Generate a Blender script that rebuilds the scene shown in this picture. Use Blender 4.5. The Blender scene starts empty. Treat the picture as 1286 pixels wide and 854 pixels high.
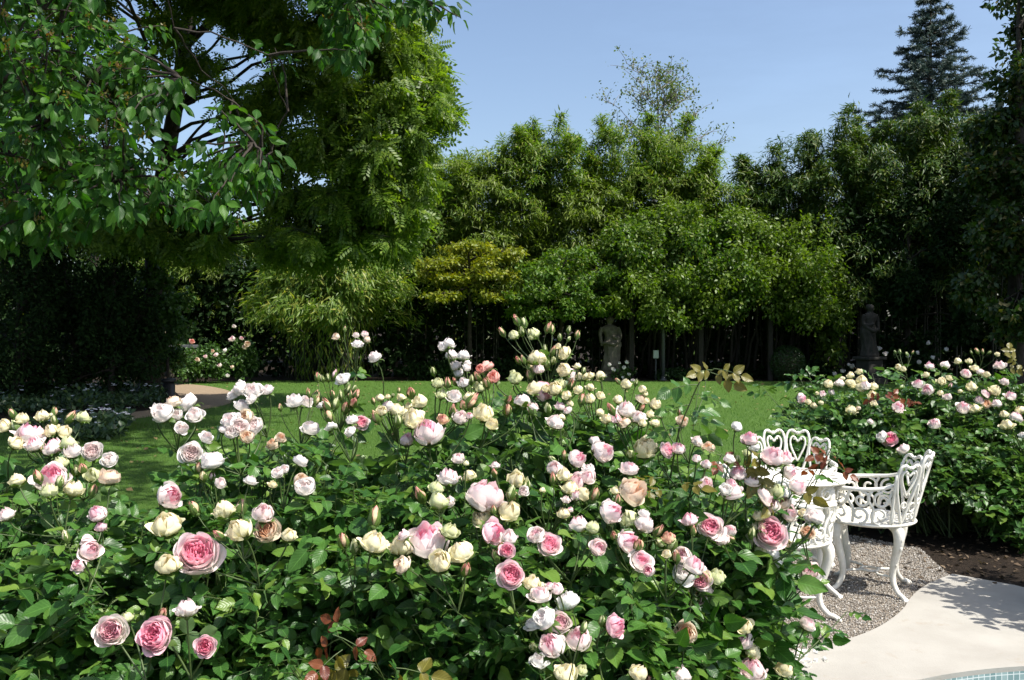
import bpy, bmesh, math, random
import numpy as np
from mathutils import Vector, Matrix
from mathutils.geometry import tessellate_polygon
rng = np.random.default_rng(11)
random.seed(11)
R = math.radians
PI = math.pi
scene = bpy.context.scene
C = scene.collection

# ------------------------------------------------------------------ camera, world, sun, exposure
F = 1143.0; CX, CY = 643.0, 427.0
CAMZ = 1.55; PITCH = math.atan(15.0 / F)
cam_d = bpy.data.cameras.new('camera'); cam = bpy.data.objects.new('camera', cam_d); C.objects.link(cam)
cam.location = (0, 0, CAMZ); cam.rotation_euler = (PI / 2 - PITCH, 0, 0)
cam_d.sensor_width = 36; cam_d.lens = 36 * F / 1286.0
cam_d.clip_start = 0.05; cam_d.clip_end = 2000
scene.camera = cam
SUN_EL, SUN_AZ = R(57), R(120)          # azimuth clockwise from +Y: right of and a little behind the camera
world = bpy.data.worlds.new('World'); scene.world = world; world.use_nodes = True
wn = world.node_tree.nodes; wl = world.node_tree.links
bg = wn['Background']
sky = wn.new('ShaderNodeTexSky'); sky.sky_type = 'NISHITA'; sky.sun_disc = False
sky.sun_elevation = SUN_EL; sky.sun_rotation = SUN_AZ
sky.air_density = 1.0; sky.dust_density = 2.6; sky.ozone_density = 1.4; sky.altitude = 100
wtc = wn.new('ShaderNodeTexCoord'); wmp = wn.new('ShaderNodeMapping'); wmp.inputs['Scale'].default_value = (1.0, 1.0, 4.5); wl.new(wtc.outputs['Generated'], wmp.inputs['Vector'])
wnz = wn.new('ShaderNodeTexNoise'); wnz.inputs['Scale'].default_value = 2.6; wnz.inputs['Detail'].default_value = 7; wnz.inputs['Roughness'].default_value = .62; wl.new(wmp.outputs[0], wnz.inputs['Vector'])
wr = wn.new('ShaderNodeMapRange'); wr.inputs[1].default_value = .45; wr.inputs[2].default_value = .80; wr.inputs[3].default_value = 1.0; wr.inputs[4].default_value = 1.12; wl.new(wnz.outputs['Fac'], wr.inputs[0])
wmx = wn.new('ShaderNodeVectorMath'); wmx.operation = 'SCALE'; wl.new(sky.outputs['Color'], wmx.inputs[0]); wl.new(wr.outputs[0], wmx.inputs['Scale'])   # faint thin cloud
wl.new(wmx.outputs[0], bg.inputs['Color']); bg.inputs['Strength'].default_value = 0.115
sun_d = bpy.data.lights.new('sun', 'SUN'); sun = bpy.data.objects.new('sun', sun_d); C.objects.link(sun)
sun_d.energy = 4.6; sun_d.angle = R(0.5); sun_d.color = (1.0, 0.955, 0.88)
sdir = Vector((math.sin(SUN_AZ) * math.cos(SUN_EL), math.cos(SUN_AZ) * math.cos(SUN_EL), math.sin(SUN_EL)))
sun.rotation_euler = sdir.to_track_quat('Z', 'Y').to_euler()
scene.view_settings.view_transform = 'Standard'; scene.view_settings.look = 'None'
scene.view_settings.exposure = 0.82; scene.view_settings.gamma = 1.0
scene.render.engine = 'CYCLES'
scene.cycles.max_bounces = 8; scene.cycles.transparent_max_bounces = 4
scene.cycles.diffuse_bounces = 3; scene.cycles.glossy_bounces = 2; scene.cycles.transmission_bounces = 4
scene.cycles.caustics_reflective = False; scene.cycles.caustics_refractive = False

# ------------------------------------------------------------------ helpers
_f = np.array([0, math.cos(PITCH), -math.sin(PITCH)]); _u = np.array([0, math.sin(PITCH), math.cos(PITCH)])
def at(px, py, Y):
    d = np.array([(px - CX) / F, 0, 0]) + _f + _u * ((CY - py) / F)
    return np.array([0, 0, CAMZ]) + d * (Y / d[1])
def gr(px, py, z=0.0):
    d = np.array([(px - CX) / F, 0, 0]) + _f + _u * ((CY - py) / F)
    return np.array([0, 0, CAMZ]) + d * ((z - CAMZ) / d[2])
def unit(a):
    a = np.asarray(a, float); n = np.linalg.norm(a, axis=-1, keepdims=True); n[n < 1e-9] = 1; return a / n
def frames(d, n):
    """rotation matrices (N,3,3): columns side, dir, normal"""
    d = unit(d); s = unit(np.cross(d, n)); n2 = np.cross(s, d)
    return np.stack([s, d, n2], axis=2)

def link(name, me, mat=None, parent=None, loc=None):
    o = bpy.data.objects.new(name, me); C.objects.link(o)
    if mat is not None and me is not None and len(me.materials) == 0: me.materials.append(mat)
    if parent is not None: o.parent = parent
    if loc is not None: o.location = loc
    return o
def tag(o, label=None, cat=None, group=None, kind=None):
    if label: o['label'] = label
    if cat: o['category'] = cat
    if group: o['group'] = group
    if kind: o['kind'] = kind
    return o
def empty(name, loc, label, cat, group=None, rz=0):
    o = bpy.data.objects.new(name, None); C.objects.link(o); o.location = loc; o.rotation_euler = (0, 0, rz)
    o.empty_display_size = .1
    return tag(o, label, cat, group)

def np_mesh(name, V, Fc, uv=None, smooth=False, attr=None, mats=None):
    """V (n,3); Fc (m,k) all faces k-gons; uv per vertex (n,2); attr per vertex float called 'heart'"""
    V = np.asarray(V, np.float32); Fc = np.asarray(Fc, np.int32)
    me = bpy.data.meshes.new(name)
    m, k = Fc.shape
    me.vertices.add(len(V)); me.vertices.foreach_set('co', V.ravel())
    me.loops.add(m * k); me.loops.foreach_set('vertex_index', Fc.ravel())
    me.polygons.add(m); me.polygons.foreach_set('loop_start', np.arange(0, m * k, k, dtype=np.int32))
    me.polygons.foreach_set('use_smooth', np.full(m, bool(smooth)))
    if uv is not None:
        l = me.uv_layers.new(name='UVMap'); l.data.foreach_set('uv', np.asarray(uv, np.float32)[Fc.ravel()].ravel())
    if attr is not None:
        a = me.attributes.new('heart', 'FLOAT', 'POINT'); a.data.foreach_set('value', np.asarray(attr, np.float32))
    me.update(calc_edges=True); me.validate()
    return me

class MB:
    """collects tubes, boxes, lathes into one mesh"""
    def __init__(s): s.v = []; s.f = []; s.n = 0
    def add(s, V, Fs):
        V = np.asarray(V, float); s.v.append(V); s.f += [tuple(i + s.n for i in f) for f in Fs]; s.n += len(V)
    def tube(s, pts, r, seg=6, closed=False, caps=True, flat=1.0):
        P = np.asarray(pts, float); n = len(P)
        if n < 2: return
        r = np.broadcast_to(np.asarray(r, float), (n,))
        if closed: T = np.roll(P, -1, 0) - np.roll(P, 1, 0)
        else: T = np.gradient(P, axis=0)
        T = unit(T)
        a = np.array([0, 0, 1.0]) if abs(T[0][2]) < .9 else np.array([1.0, 0, 0])
        N = [unit(np.cross(T[0], a))]
        for i in range(1, n):
            v = N[-1] - T[i] * np.dot(N[-1], T[i]); nv = np.linalg.norm(v)
            N.append(v / nv if nv > 1e-6 else N[-1])
        N = np.array(N); B = np.cross(T, N)
        ang = np.arange(seg) * 2 * PI / seg
        V = P[:, None, :] + r[:, None, None] * (np.cos(ang)[None, :, None] * N[:, None, :] + flat * np.sin(ang)[None, :, None] * B[:, None, :])
        Fs = []
        for i in range(n if closed else n - 1):
            j = (i + 1) % n
            for k in range(seg):
                k2 = (k + 1) % seg
                Fs.append((i * seg + k, i * seg + k2, j * seg + k2, j * seg + k))
        if caps and not closed:
            Fs.append(tuple(reversed(range(seg)))); Fs.append(tuple((n - 1) * seg + k for k in range(seg)))
        s.add(V.reshape(-1, 3), Fs)
    def lathe(s, prof, seg=16, c=(0, 0, 0), sx=1, sy=1, caps=True):
        n = len(prof); V = []
        for (r, z) in prof:
            for k in range(seg):
                a = 2 * PI * k / seg; V.append((c[0] + sx * r * math.cos(a), c[1] + sy * r * math.sin(a), c[2] + z))
        Fs = [(i * seg + k, i * seg + (k + 1) % seg, (i + 1) * seg + (k + 1) % seg, (i + 1) * seg + k) for i in range(n - 1) for k in range(seg)]
        if caps: Fs.append(tuple(reversed(range(seg)))); Fs.append(tuple((n - 1) * seg + k for k in range(seg)))
        s.add(V, Fs)
    def box(s, x0, x1, y0, y1, z0, z1):
        V = [(x, y, z) for z in (z0, z1) for y in (y0, y1) for x in (x0, x1)]
        s.add(V, [(0, 2, 3, 1), (4, 5, 7, 6), (0, 1, 5, 4), (2, 6, 7, 3), (0, 4, 6, 2), (1, 3, 7, 5)])
    def ball(s, c, r, seg=8, sc=(1, 1, 1)):
        pr = [(math.sin(PI * i / seg), -math.cos(PI * i / seg)) for i in range(1, seg)]
        pr = [(.05, -1)] + pr + [(.05, 1)]
        n = len(pr); V = []
        for (a, z) in pr:
            for k in range(seg):
                t = 2 * PI * k / seg; V.append((c[0] + r * sc[0] * a * math.cos(t), c[1] + r * sc[1] * a * math.sin(t), c[2] + r * sc[2] * z))
        s.add(V, [(i * seg + k, i * seg + (k + 1) % seg, (i + 1) * seg + (k + 1) % seg, (i + 1) * seg + k) for i in range(n - 1) for k in range(seg)])
    def build(s, name, mat, parent=None, smooth=True, bevel=0):
        me = bpy.data.meshes.new(name)
        V = np.concatenate(s.v) if s.v else np.zeros((0, 3))
        me.from_pydata(V.tolist(), [], s.f); me.update()
        if smooth: me.polygons.foreach_set('use_smooth', np.ones(len(me.polygons), bool))
        o = link(name, me, mat, parent)
        if bevel:
            b = o.modifiers.new('bevel', 'BEVEL'); b.width = bevel; b.segments = 2; b.limit_method = 'ANGLE'
        return o

def spline(pts, n=6, closed=False):
    P = np.asarray(pts, float); m = len(P); out = []
    rngi = range(m if closed else m - 1)
    for i in rngi:
        if closed: p0, p1, p2, p3 = P[(i - 1) % m], P[i], P[(i + 1) % m], P[(i + 2) % m]
        else: p0, p1, p2, p3 = P[max(i - 1, 0)], P[i], P[i + 1], P[min(i + 2, m - 1)]
        for k in range(n):
            t = k / n
            out.append(.5 * ((2 * p1) + (-p0 + p2) * t + (2 * p0 - 5 * p1 + 4 * p2 - p3) * t * t + (-p0 + 3 * p1 - 3 * p2 + p3) * t ** 3))
    if not closed: out.append(P[-1])
    return np.array(out)
def bez(a, c, b, n=8):
    t = np.linspace(0, 1, n)[:, None]; return (1 - t) ** 2 * a + 2 * t * (1 - t) * c + t * t * b

# ---- leaf templates: (verts, faces, uv); leaf along +Y from 0 to 1, normal +Z
def leaf_grid(stations, wid, across=(-1, 0, 1), fold=.25, droop=.15, curl=0.0, serr=0.0):
    V, U, Fc = [], [], []
    na = len(across)
    for i, (t, w) in enumerate(zip(stations, wid)):
        ww = w * (1 + (serr if i % 2 else -serr))
        for a in across:
            x = a * ww * .5
            V.append((x, t, abs(a) * w * .5 * fold - droop * t * t + curl * abs(a) ** 2 * math.sin(t * 9) * .04)); U.append((.5 + .5 * a, t))
    for i in range(len(stations) - 1):
        for k in range(na - 1):
            Fc.append((i * na + k, i * na + k + 1, (i + 1) * na + k + 1, (i + 1) * na + k))
    return np.array(V), np.array(Fc), np.array(U)
def ov(t, w, p=.42, tip=1.0): return [w * (math.sin(PI * (x ** (.7))) ** .8 if 0 < x < 1 else .02) for x in t]
T9 = np.linspace(0, 1, 15)
ROSE_LEAF = leaf_grid(T9, ov(T9, .66), (-1, -.5, 0, .5, 1), .28, .14, 1.0, .04)
T6 = np.linspace(0, 1, 8)
OVAL_LEAF = leaf_grid(T6, [.03, .26, .45, .53, .50, .38, .19, .01], (-1, -.5, 0, .5, 1), .3, .25, 1.0)
SMALL_LEAF = leaf_grid([0, .5, 1], [.05, .62, .05], (-1, 0, 1), .3, .1)
LANCE_LEAF = leaf_grid([0, .35, 1], [.05, .21, .01], (-1, 0, 1), .3, .25)
BLADE = leaf_grid([0, .5, 1], [.10, .08, .01], (-1, 1), 0, .3)
NEEDLE = (np.array([(-.07, 0, 0), (.07, 0, 0), (.05, 1, 0), (-.05, 1, 0)]), np.array([(0, 1, 2, 3)]), np.array([(0, 0), (1, 0), (1, 1), (0, 1)], float))

def scatter(tmpl, P, Rm, S):
    """instances a template -> verts, faces, uv"""
    V, Fc, U = tmpl; N = len(P); S = np.asarray(S, float)
    S = S[:, None, None] if S.ndim == 1 else S[:, None, :]
    W = np.einsum('nij,nkj->nki', Rm, V[None] * S) + P[:, None, :]
    FF = Fc[None] + (np.arange(N) * len(V))[:, None, None]
    return W.reshape(-1, 3), FF.reshape(-1, Fc.shape[1]), np.tile(U, (N, 1))
class Leaves:
    """collects leaf instances of one template, then builds one mesh"""
    def __init__(s, tmpl): s.t = tmpl; s.P = []; s.D = []; s.N = []; s.S = []
    def add(s, P, D, N, S):
        P = np.atleast_2d(P); n = len(P)
        s.P.append(P); s.D.append(np.broadcast_to(D, (n, 3))); s.N.append(np.broadcast_to(N, (n, 3))); s.S.append(np.broadcast_to(S, (n,)))
    def mesh(s, name, smooth=True):
        P = np.concatenate(s.P); D = np.concatenate(s.D); N = np.concatenate(s.N); S = np.concatenate(s.S)
        W, FF, U = scatter(s.t, P, frames(D, N), S)
        return np_mesh(name, W, FF, U, smooth)
    def build(s, name, mat, parent=None, smooth=True): return link(name, s.mesh(name, smooth), mat, parent)
def rv(n, s=1.0): return rng.normal(0, s, (n, 3))

# ------------------------------------------------------------------ materials
def new_mat(name):
    m = bpy.data.materials.new(name); m.use_nodes = True
    nt = m.node_tree; nt.nodes.clear()
    out = nt.nodes.new('ShaderNodeOutputMaterial'); return m, nt, out
def nd(nt, t, **kw):
    n = nt.nodes.new(t)
    for k, v in kw.items(): setattr(n, k, v)
    return n
def ramp(nt, fac, stops):
    r = nd(nt, 'ShaderNodeValToRGB'); e = r.color_ramp.elements
    while len(e) < len(stops): e.new(.5)
    for i, (p, c) in enumerate(stops): e[i].position = p; e[i].color = (*c, 1)
    nt.links.new(fac, r.inputs['Fac']); return r.outputs['Color']
def math_n(nt, op, a, b=None, c=None, clamp=False):
    n = nd(nt, 'ShaderNodeMath', operation=op); n.use_clamp = clamp
    for i, x in enumerate((a, b, c)):
        if x is None: continue
        if isinstance(x, (int, float)): n.inputs[i].default_value = x
        else: nt.links.new(x, n.inputs[i])
    return n.outputs[0]
def mixc(nt, fac, a, b, blend='MIX'):
    n = nd(nt, 'ShaderNodeMix', data_type='RGBA', blend_type=blend)
    for s, x in ((n.inputs[0], fac), (n.inputs[6], a), (n.inputs[7], b)):
        if isinstance(x, (int, float)): s.default_value = x
        elif isinstance(x, tuple): s.default_value = (*x, 1)
        else: nt.links.new(x, s)
    return n.outputs[2]
def noise(nt, scale, detail=3, vec=None, rough=.55):
    n = nd(nt, 'ShaderNodeTexNoise'); n.inputs['Scale'].default_value = scale; n.inputs['Detail'].default_value = detail; n.inputs['Roughness'].default_value = rough
    if vec is None:
        tc = nd(nt, 'ShaderNodeTexCoord'); vec = tc.outputs['Object']
    nt.links.new(vec, n.inputs['Vector']); return n.outputs['Fac']
def bump(nt, h, strength=.3, dist=.01):
    b = nd(nt, 'ShaderNodeBump'); b.inputs['Strength'].default_value = strength; b.inputs['Distance'].default_value = dist
    nt.links.new(h, b.inputs['Height']); return b.outputs['Normal']
def pbsdf(nt, col, rough=.6, spec=.5, normal=None):
    p = nd(nt, 'ShaderNodeBsdfPrincipled')
    if isinstance(col, tuple): p.inputs['Base Color'].default_value = (*col, 1)
    else: nt.links.new(col, p.inputs['Base Color'])
    if isinstance(rough, (int, float)): p.inputs['Roughness'].default_value = rough
    else: nt.links.new(rough, p.inputs['Roughness'])
    p.inputs['Specular IOR Level'].default_value = spec
    if normal is not None: nt.links.new(normal, p.inputs['Normal'])
    return p
def leaf_mat(name, c0, c1, c2=None, rough=.45, trans=.3, tcol=None, veins=False, under=None, patch=None, spec=.38):
    """leaf-to-leaf variation from c0 to c1 (few c2), translucent"""
    m, nt, out = new_mat(name)
    g = nd(nt, 'ShaderNodeNewGeometry'); rnd = g.outputs['Random Per Island']
    stops = [(0, c0), (.75, c1)] + ([(1.0, c2)] if c2 else [])
    col = ramp(nt, rnd, stops)
    if patch:
        nz = noise(nt, patch[1], 2, g.outputs['Position'])
        col = mixc(nt, math_n(nt, 'MULTIPLY_ADD', nz, 3.0, -1.1, clamp=True), col, patch[0])
    nrm = None
    if veins:
        uv = nd(nt, 'ShaderNodeUVMap'); sx = nd(nt, 'ShaderNodeSeparateXYZ'); nt.links.new(uv.outputs['UV'], sx.inputs[0])
        a = math_n(nt, 'ABSOLUTE', math_n(nt, 'SUBTRACT', sx.outputs[0], .5))
        mid = math_n(nt, 'LESS_THAN', a, .028)
        w = math_n(nt, 'FRACT', math_n(nt, 'SUBTRACT', math_n(nt, 'MULTIPLY', sx.outputs[1], 7.0), math_n(nt, 'MULTIPLY', a, 4.5)))
        sv = math_n(nt, 'LESS_THAN', math_n(nt, 'ABSOLUTE', math_n(nt, 'SUBTRACT', w, .5)), .07)
        v = math_n(nt, 'MAXIMUM', mid, math_n(nt, 'MULTIPLY', sv, .45))
        col = mixc(nt, math_n(nt, 'MULTIPLY', v, .4), col, tuple(min(1, x * 2.0 + .02) for x in c1))
        tri = math_n(nt, 'PINGPONG', w, .5)
        nrm = bump(nt, math_n(nt, 'SUBTRACT', tri, math_n(nt, 'MULTIPLY', mid, .5)), .16, .004)
    if under:
        col = mixc(nt, math_n(nt, 'MULTIPLY', g.outputs['Backfacing'], .75), col, under)
    p = pbsdf(nt, col, rough, spec, nrm)
    t = nd(nt, 'ShaderNodeBsdfTranslucent')
    tc = mixc(nt, 1.0, col, tcol or (1.5, 1.7, .5), 'MULTIPLY'); nt.links.new(tc, t.inputs['Color'])
    mx = nd(nt, 'ShaderNodeMixShader'); mx.inputs[0].default_value = trans
    nt.links.new(p.outputs[0], mx.inputs[1]); nt.links.new(t.outputs[0], mx.inputs[2]); nt.links.new(mx.outputs[0], out.inputs['Surface'])
    return m
def petal_mat(name, outer, heart, edge, k_edge=.35, k_heart=1.0):
    m, nt, out = new_mat(name)
    uv = nd(nt, 'ShaderNodeUVMap'); sx = nd(nt, 'ShaderNodeSeparateXYZ'); nt.links.new(uv.outputs['UV'], sx.inputs[0])
    at_ = nd(nt, 'ShaderNodeAttribute', attribute_name='heart')
    oi = nd(nt, 'ShaderNodeObjectInfo')
    g = nd(nt, 'ShaderNodeNewGeometry')
    nz = noise(nt, 45, 3, g.outputs['Position'])
    h = math_n(nt, 'MULTIPLY', at_.outputs['Fac'], k_heart)
    h = math_n(nt, 'ADD', h, math_n(nt, 'MULTIPLY', math_n(nt, 'SUBTRACT', nz, .5), .5))
    h = math_n(nt, 'ADD', h, math_n(nt, 'MULTIPLY', math_n(nt, 'SUBTRACT', oi.outputs['Random'], .5), .35), clamp=True)
    col = mixc(nt, h, outer, heart)
    e = math_n(nt, 'MULTIPLY', math_n(nt, 'POWER', sx.outputs[1], 3.0), k_edge)
    e = math_n(nt, 'MULTIPLY', e, math_n(nt, 'MULTIPLY_ADD', nz, 1.6, -.1, clamp=True), clamp=True)
    col = mixc(nt, e, col, edge)
    n9 = noise(nt, 18, 4, g.outputs['Position'], .7)
    br = math_n(nt, 'MULTIPLY', math_n(nt, 'MULTIPLY_ADD', n9, 7.0, -4.3, clamp=True), math_n(nt, 'POWER', sx.outputs[1], 2.0))
    col = mixc(nt, math_n(nt, 'MULTIPLY', br, .6), col, (.52, .36, .18))
    base = math_n(nt, 'SUBTRACT', 1.0, math_n(nt, 'MULTIPLY', sx.outputs[1], 3.0), clamp=True)
    col = mixc(nt, math_n(nt, 'MULTIPLY', base, .5), col, (.62, .68, .34))
    wv = nd(nt, 'ShaderNodeTexNoise'); wv.inputs['Scale'].default_value = 1; wv.inputs['Detail'].default_value = 2
    mp = nd(nt, 'ShaderNodeMapping'); mp.inputs['Scale'].default_value = (22, 2.5, 1); nt.links.new(uv.outputs['UV'], mp.inputs['Vector']); nt.links.new(mp.outputs[0], wv.inputs['Vector'])
    p = pbsdf(nt, col, .55, .25, bump(nt, wv.outputs['Fac'], .25, .004))
    t = nd(nt, 'ShaderNodeBsdfTranslucent'); nt.links.new(col, t.inputs['Color'])
    mx = nd(nt, 'ShaderNodeMixShader'); mx.inputs[0].default_value = .36
    nt.links.new(p.outputs[0], mx.inputs[1]); nt.links.new(t.outputs[0], mx.inputs[2]); nt.links.new(mx.outputs[0], out.inputs['Surface'])
    return m
def plain_mat(name, c0, c1, scale=8, rough=.7, bs=.3, bd=.01, spec=.4, detail=5):
    m, nt, out = new_mat(name)
    tc = nd(nt, 'ShaderNodeTexCoord')
    n = noise(nt, scale, detail, tc.outputs['Object'], .65)
    col = ramp(nt, n, [(.3, c0), (.7, c1)])
    p = pbsdf(nt, col, rough, spec, bump(nt, n, bs, bd)); nt.links.new(p.outputs[0], out.inputs['Surface']); return m

M = {}
M['rose_leaf'] = leaf_mat('rose_leaf', (.016, .060, .012), (.060, .150, .024), (.14, .22, .034), .38, .28, (1.5, 1.9, .5), True, (.085, .14, .06))
M['bed_leaf'] = leaf_mat('bed_leaf', (.020, .066, .013), (.056, .138, .022), (.12, .19, .03), .38, .27, (1.5, 1.9, .5), True, (.07, .11, .05))
M['red_leaf'] = leaf_mat('red_leaf', (.10, .022, .014), (.17, .055, .02), (.16, .12, .03), .35, .3, (1.8, 1.2, .6), True)
M['bronze_leaf'] = leaf_mat('bronze_leaf', (.10, .095, .015), (.14, .125, .02), (.16, .06, .02), .38, .3, (1.6, 1.5, .5), True)
M['cane'] = plain_mat('cane', (.035, .065, .018), (.075, .11, .03), 20, .5)
M['cane_brown'] = plain_mat('cane_brown', (.05, .035, .02), (.12, .10, .05), 20, .7)
M['sepal'] = leaf_mat('sepal', (.05, .10, .02), (.09, .15, .03), None, .5, .2)
PET = {
 'cream': petal_mat('petal_cream', (.89, .86, .57), (.92, .84, .62), (.92, .66, .58), .34),
 'green': petal_mat('petal_green', (.68, .74, .42), (.76, .76, .50), (.80, .58, .44), .22),
 'blush': petal_mat('petal_blush', (.92, .89, .81), (.94, .62, .69), (.94, .60, .69), .50),
 'pink': petal_mat('petal_pink', (.94, .89, .84), (.94, .45, .57), (.94, .52, .63), .34),
 'deep': petal_mat('petal_deep', (.94, .80, .80), (.90, .27, .43), (.92, .36, .51), .55),
 'pale': petal_mat('petal_pale', (.93, .90, .86), (.93, .77, .76), (.93, .80, .81), .35, .75),
 'white': petal_mat('petal_white', (.93, .93, .89), (.93, .84, .82), (.93, .80, .82), .25, .8),
 'peach': petal_mat('petal_peach', (.88, .79, .66), (.84, .56, .40), (.70, .46, .26), .45),
 'salmon': petal_mat('petal_salmon', (.87, .52, .46), (.84, .32, .26), (.86, .42, .35), .5),
 'budpink': petal_mat('petal_bud', (.70, .62, .36), (.82, .40, .36), (.82, .25, .28), .85),
}
M['dogwood'] = leaf_mat('dogwood_leaf', (.013, .052, .007), (.034, .105, .012), (.07, .16, .02), .45, .38, (1.9, 2.3, .5), True, (.045, .09, .02), None, .22)
M['locust'] = leaf_mat('locust_leaf', (.065, .132, .016), (.125, .205, .026), (.18, .25, .035), .45, .46, (1.7, 1.75, .42))
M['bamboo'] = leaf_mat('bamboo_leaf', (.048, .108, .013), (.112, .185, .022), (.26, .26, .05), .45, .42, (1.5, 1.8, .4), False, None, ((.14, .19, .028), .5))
M['bamboo_sunlit'] = leaf_mat('bamboo_sunlit_leaf', (.07, .14, .02), (.16, .24, .035), (.34, .33, .08), .45, .42, (1.6, 1.8, .4))  # bamboo leaf brightened to paint sunlight onto the weeping clump
M['bamboo_shaded'] = leaf_mat('bamboo_shaded_leaf', (.032, .075, .012), (.062, .115, .018), (.14, .16, .03), .45, .26, (1.6, 1.7, .4))  # bamboo leaf darkened: shade of the right-hand side put into its colour
M['maple_y'] = leaf_mat('maple_yellow', (.115, .165, .012), (.20, .235, .018), (.26, .26, .02), .5, .38, (1.5, 1.4, .3))
M['maple_g'] = leaf_mat('maple_green', (.048, .115, .012), (.090, .170, .018), (.14, .20, .02), .5, .35, (1.6, 1.7, .4))
M['vine'] = leaf_mat('vine_leaf', (.038, .095, .010), (.080, .155, .014), (.15, .19, .02), .45, .36, (1.5, 1.7, .4), False, None, ((.125, .185, .02), .7))
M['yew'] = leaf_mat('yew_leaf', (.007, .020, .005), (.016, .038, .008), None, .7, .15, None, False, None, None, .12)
M['shrub'] = leaf_mat('shrub_leaf', (.030, .075, .016), (.055, .120, .022), (.08, .15, .03), .45, .25)
M['poplar'] = leaf_mat('poplar_leaf', (.06, .13, .015), (.10, .19, .02), None, .45, .4)
M['birch'] = leaf_mat('birch_leaf', (.055, .10, .022), (.11, .155, .04), (.15, .17, .06), .45, .35)
M['spruce'] = leaf_mat('spruce_needle', (.034, .066, .056), (.068, .112, .095), (.11, .14, .10), .55, .1, (1, 1.1, .9))
M['darktree'] = leaf_mat('dark_leaf', (.020, .048, .010), (.040, .080, .016), (.12, .10, .03), .42, .28)
M['box'] = leaf_mat('box_leaf', (.016, .042, .010), (.030, .070, .014), None, .45, .2)
M['bark'] = plain_mat('bark', (.035, .028, .02), (.11, .09, .065), 9, .9, .8, .03)
M['bark_dark'] = plain_mat('bark_dark', (.018, .014, .010), (.05, .04, .03), 9, .9, .8, .03)
M['bark_grey'] = plain_mat('bark_grey', (.12, .11, .10), (.26, .25, .23), 9, .9, .5, .02)
M['culm'] = plain_mat('culm', (.010, .014, .006), (.026, .030, .012), 6, .5)
# ------------------------------------------------------------------ the setting
def poly_sheet(name, outer, z, mat, holes=(), thick=0.0, kind='structure'):
    loops = [[Vector((p[0], p[1], 0)) for p in outer]] + [[Vector((p[0], p[1], 0)) for p in h] for h in holes]
    flat = [v for l in loops for v in l]
    tris = tessellate_polygon(loops)
    V = [(v.x, v.y, z) for v in flat]; Fs = []
    for t in tris:
        a, b, c = (flat[i] for i in t)
        Fs.append(tuple(t) if (b - a).cross(c - a).z > 0 else tuple(reversed(t)))
    if thick:
        n = len(V); V += [(x, y, z - thick) for (x, y, _) in V[:n]]; k = 0
        for l in loops:
            m = len(l)
            ar = sum(l[i].x * l[(i + 1) % m].y - l[(i + 1) % m].x * l[i].y for i in range(m))
            hole = k > 0
            for i in range(m):
                a, b = k + i, k + (i + 1) % m
                f = (a, a + n, b + n, b)
                if (ar < 0) != hole: f = tuple(reversed(f))
                Fs.append(f)
            k += m
    me = bpy.data.meshes.new(name); me.from_pydata(V, [], Fs); me.update()
    o = link(name, me, mat)
    return tag(o, kind=kind)
def inside(poly, X, Y):
    poly = np.asarray(poly)[:, :2]; r = np.zeros(len(X), bool); j = len(poly) - 1
    for i in range(len(poly)):
        xi, yi = poly[i]; xj, yj = poly[j]
        c = ((yi > Y) != (yj > Y)) & (X < (xj - xi) * (Y - yi) / (yj - yi + 1e-12) + xi)
        r ^= c; j = i
    return r

# ground materials
m, nt, out = new_mat('soil'); tc = nd(nt, 'ShaderNodeTexCoord')
n1 = noise(nt, 18, 6, tc.outputs['Object'], .7)
col = ramp(nt, n1, [(.25, (.010, .007, .005)), (.6, (.028, .019, .012)), (.8, (.06, .045, .03))])
p = pbsdf(nt, col, .95, .2, bump(nt, n1, 1.0, .06)); nt.links.new(p.outputs[0], out.inputs['Surface']); M['soil'] = m
m, nt, out = new_mat('lawn'); tc = nd(nt, 'ShaderNodeTexCoord')
n1 = noise(nt, 1.3, 4, tc.outputs['Object']); n2 = noise(nt, 60, 4, tc.outputs['Object'], .7)
col = ramp(nt, n2, [(.25, (.035, .085, .010)), (.7, (.075, .150, .020))])
col = mixc(nt, math_n(nt, 'MULTIPLY', n1, .45), col, (.075, .14, .025))
p = pbsdf(nt, col, .8, .2, bump(nt, n2, .9, .03)); nt.links.new(p.outputs[0], out.inputs['Surface']); M['lawn'] = m
m, nt, out = new_mat('gravel'); tc = nd(nt, 'ShaderNodeTexCoord')
vo = nd(nt, 'ShaderNodeTexVoronoi'); vo.inputs['Scale'].default_value = 75; nt.links.new(tc.outputs['Object'], vo.inputs['Vector'])
sp = nd(nt, 'ShaderNodeSeparateColor'); nt.links.new(vo.outputs['Color'], sp.inputs[0])
col = ramp(nt, sp.outputs[0], [(0, (.12, .10, .08)), (.5, (.26, .225, .18)), (1, (.40, .36, .31))])
col = mixc(nt, math_n(nt, 'MULTIPLY', noise(nt, 3, 4, tc.outputs['Object']), .5), col, (.25, .20, .15))
p = pbsdf(nt, col, .9, .3, bump(nt, math_n(nt, 'SUBTRACT', 1.0, vo.outputs['Distance']), 1.0, .02)); nt.links.new(p.outputs[0], out.inputs['Surface']); M['gravel'] = m
m, nt, out = new_mat('paving'); tc = nd(nt, 'ShaderNodeTexCoord')
n1 = noise(nt, 2.2, 6, tc.outputs['Object'], .62); n2 = noise(nt, 120, 3, tc.outputs['Object'])
col = ramp(nt, n1, [(.3, (.27, .255, .225)), (.55, (.35, .335, .30)), (.75, (.39, .375, .34))])
n3 = noise(nt, 7, 5, tc.outputs['Object'], .7)
col = mixc(nt, math_n(nt, 'MULTIPLY_ADD', n3, 4.5, -2.6, clamp=True), col, (.27, .225, .165))
n6 = noise(nt, .9, 5, tc.outputs['Object'], .6)
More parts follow.
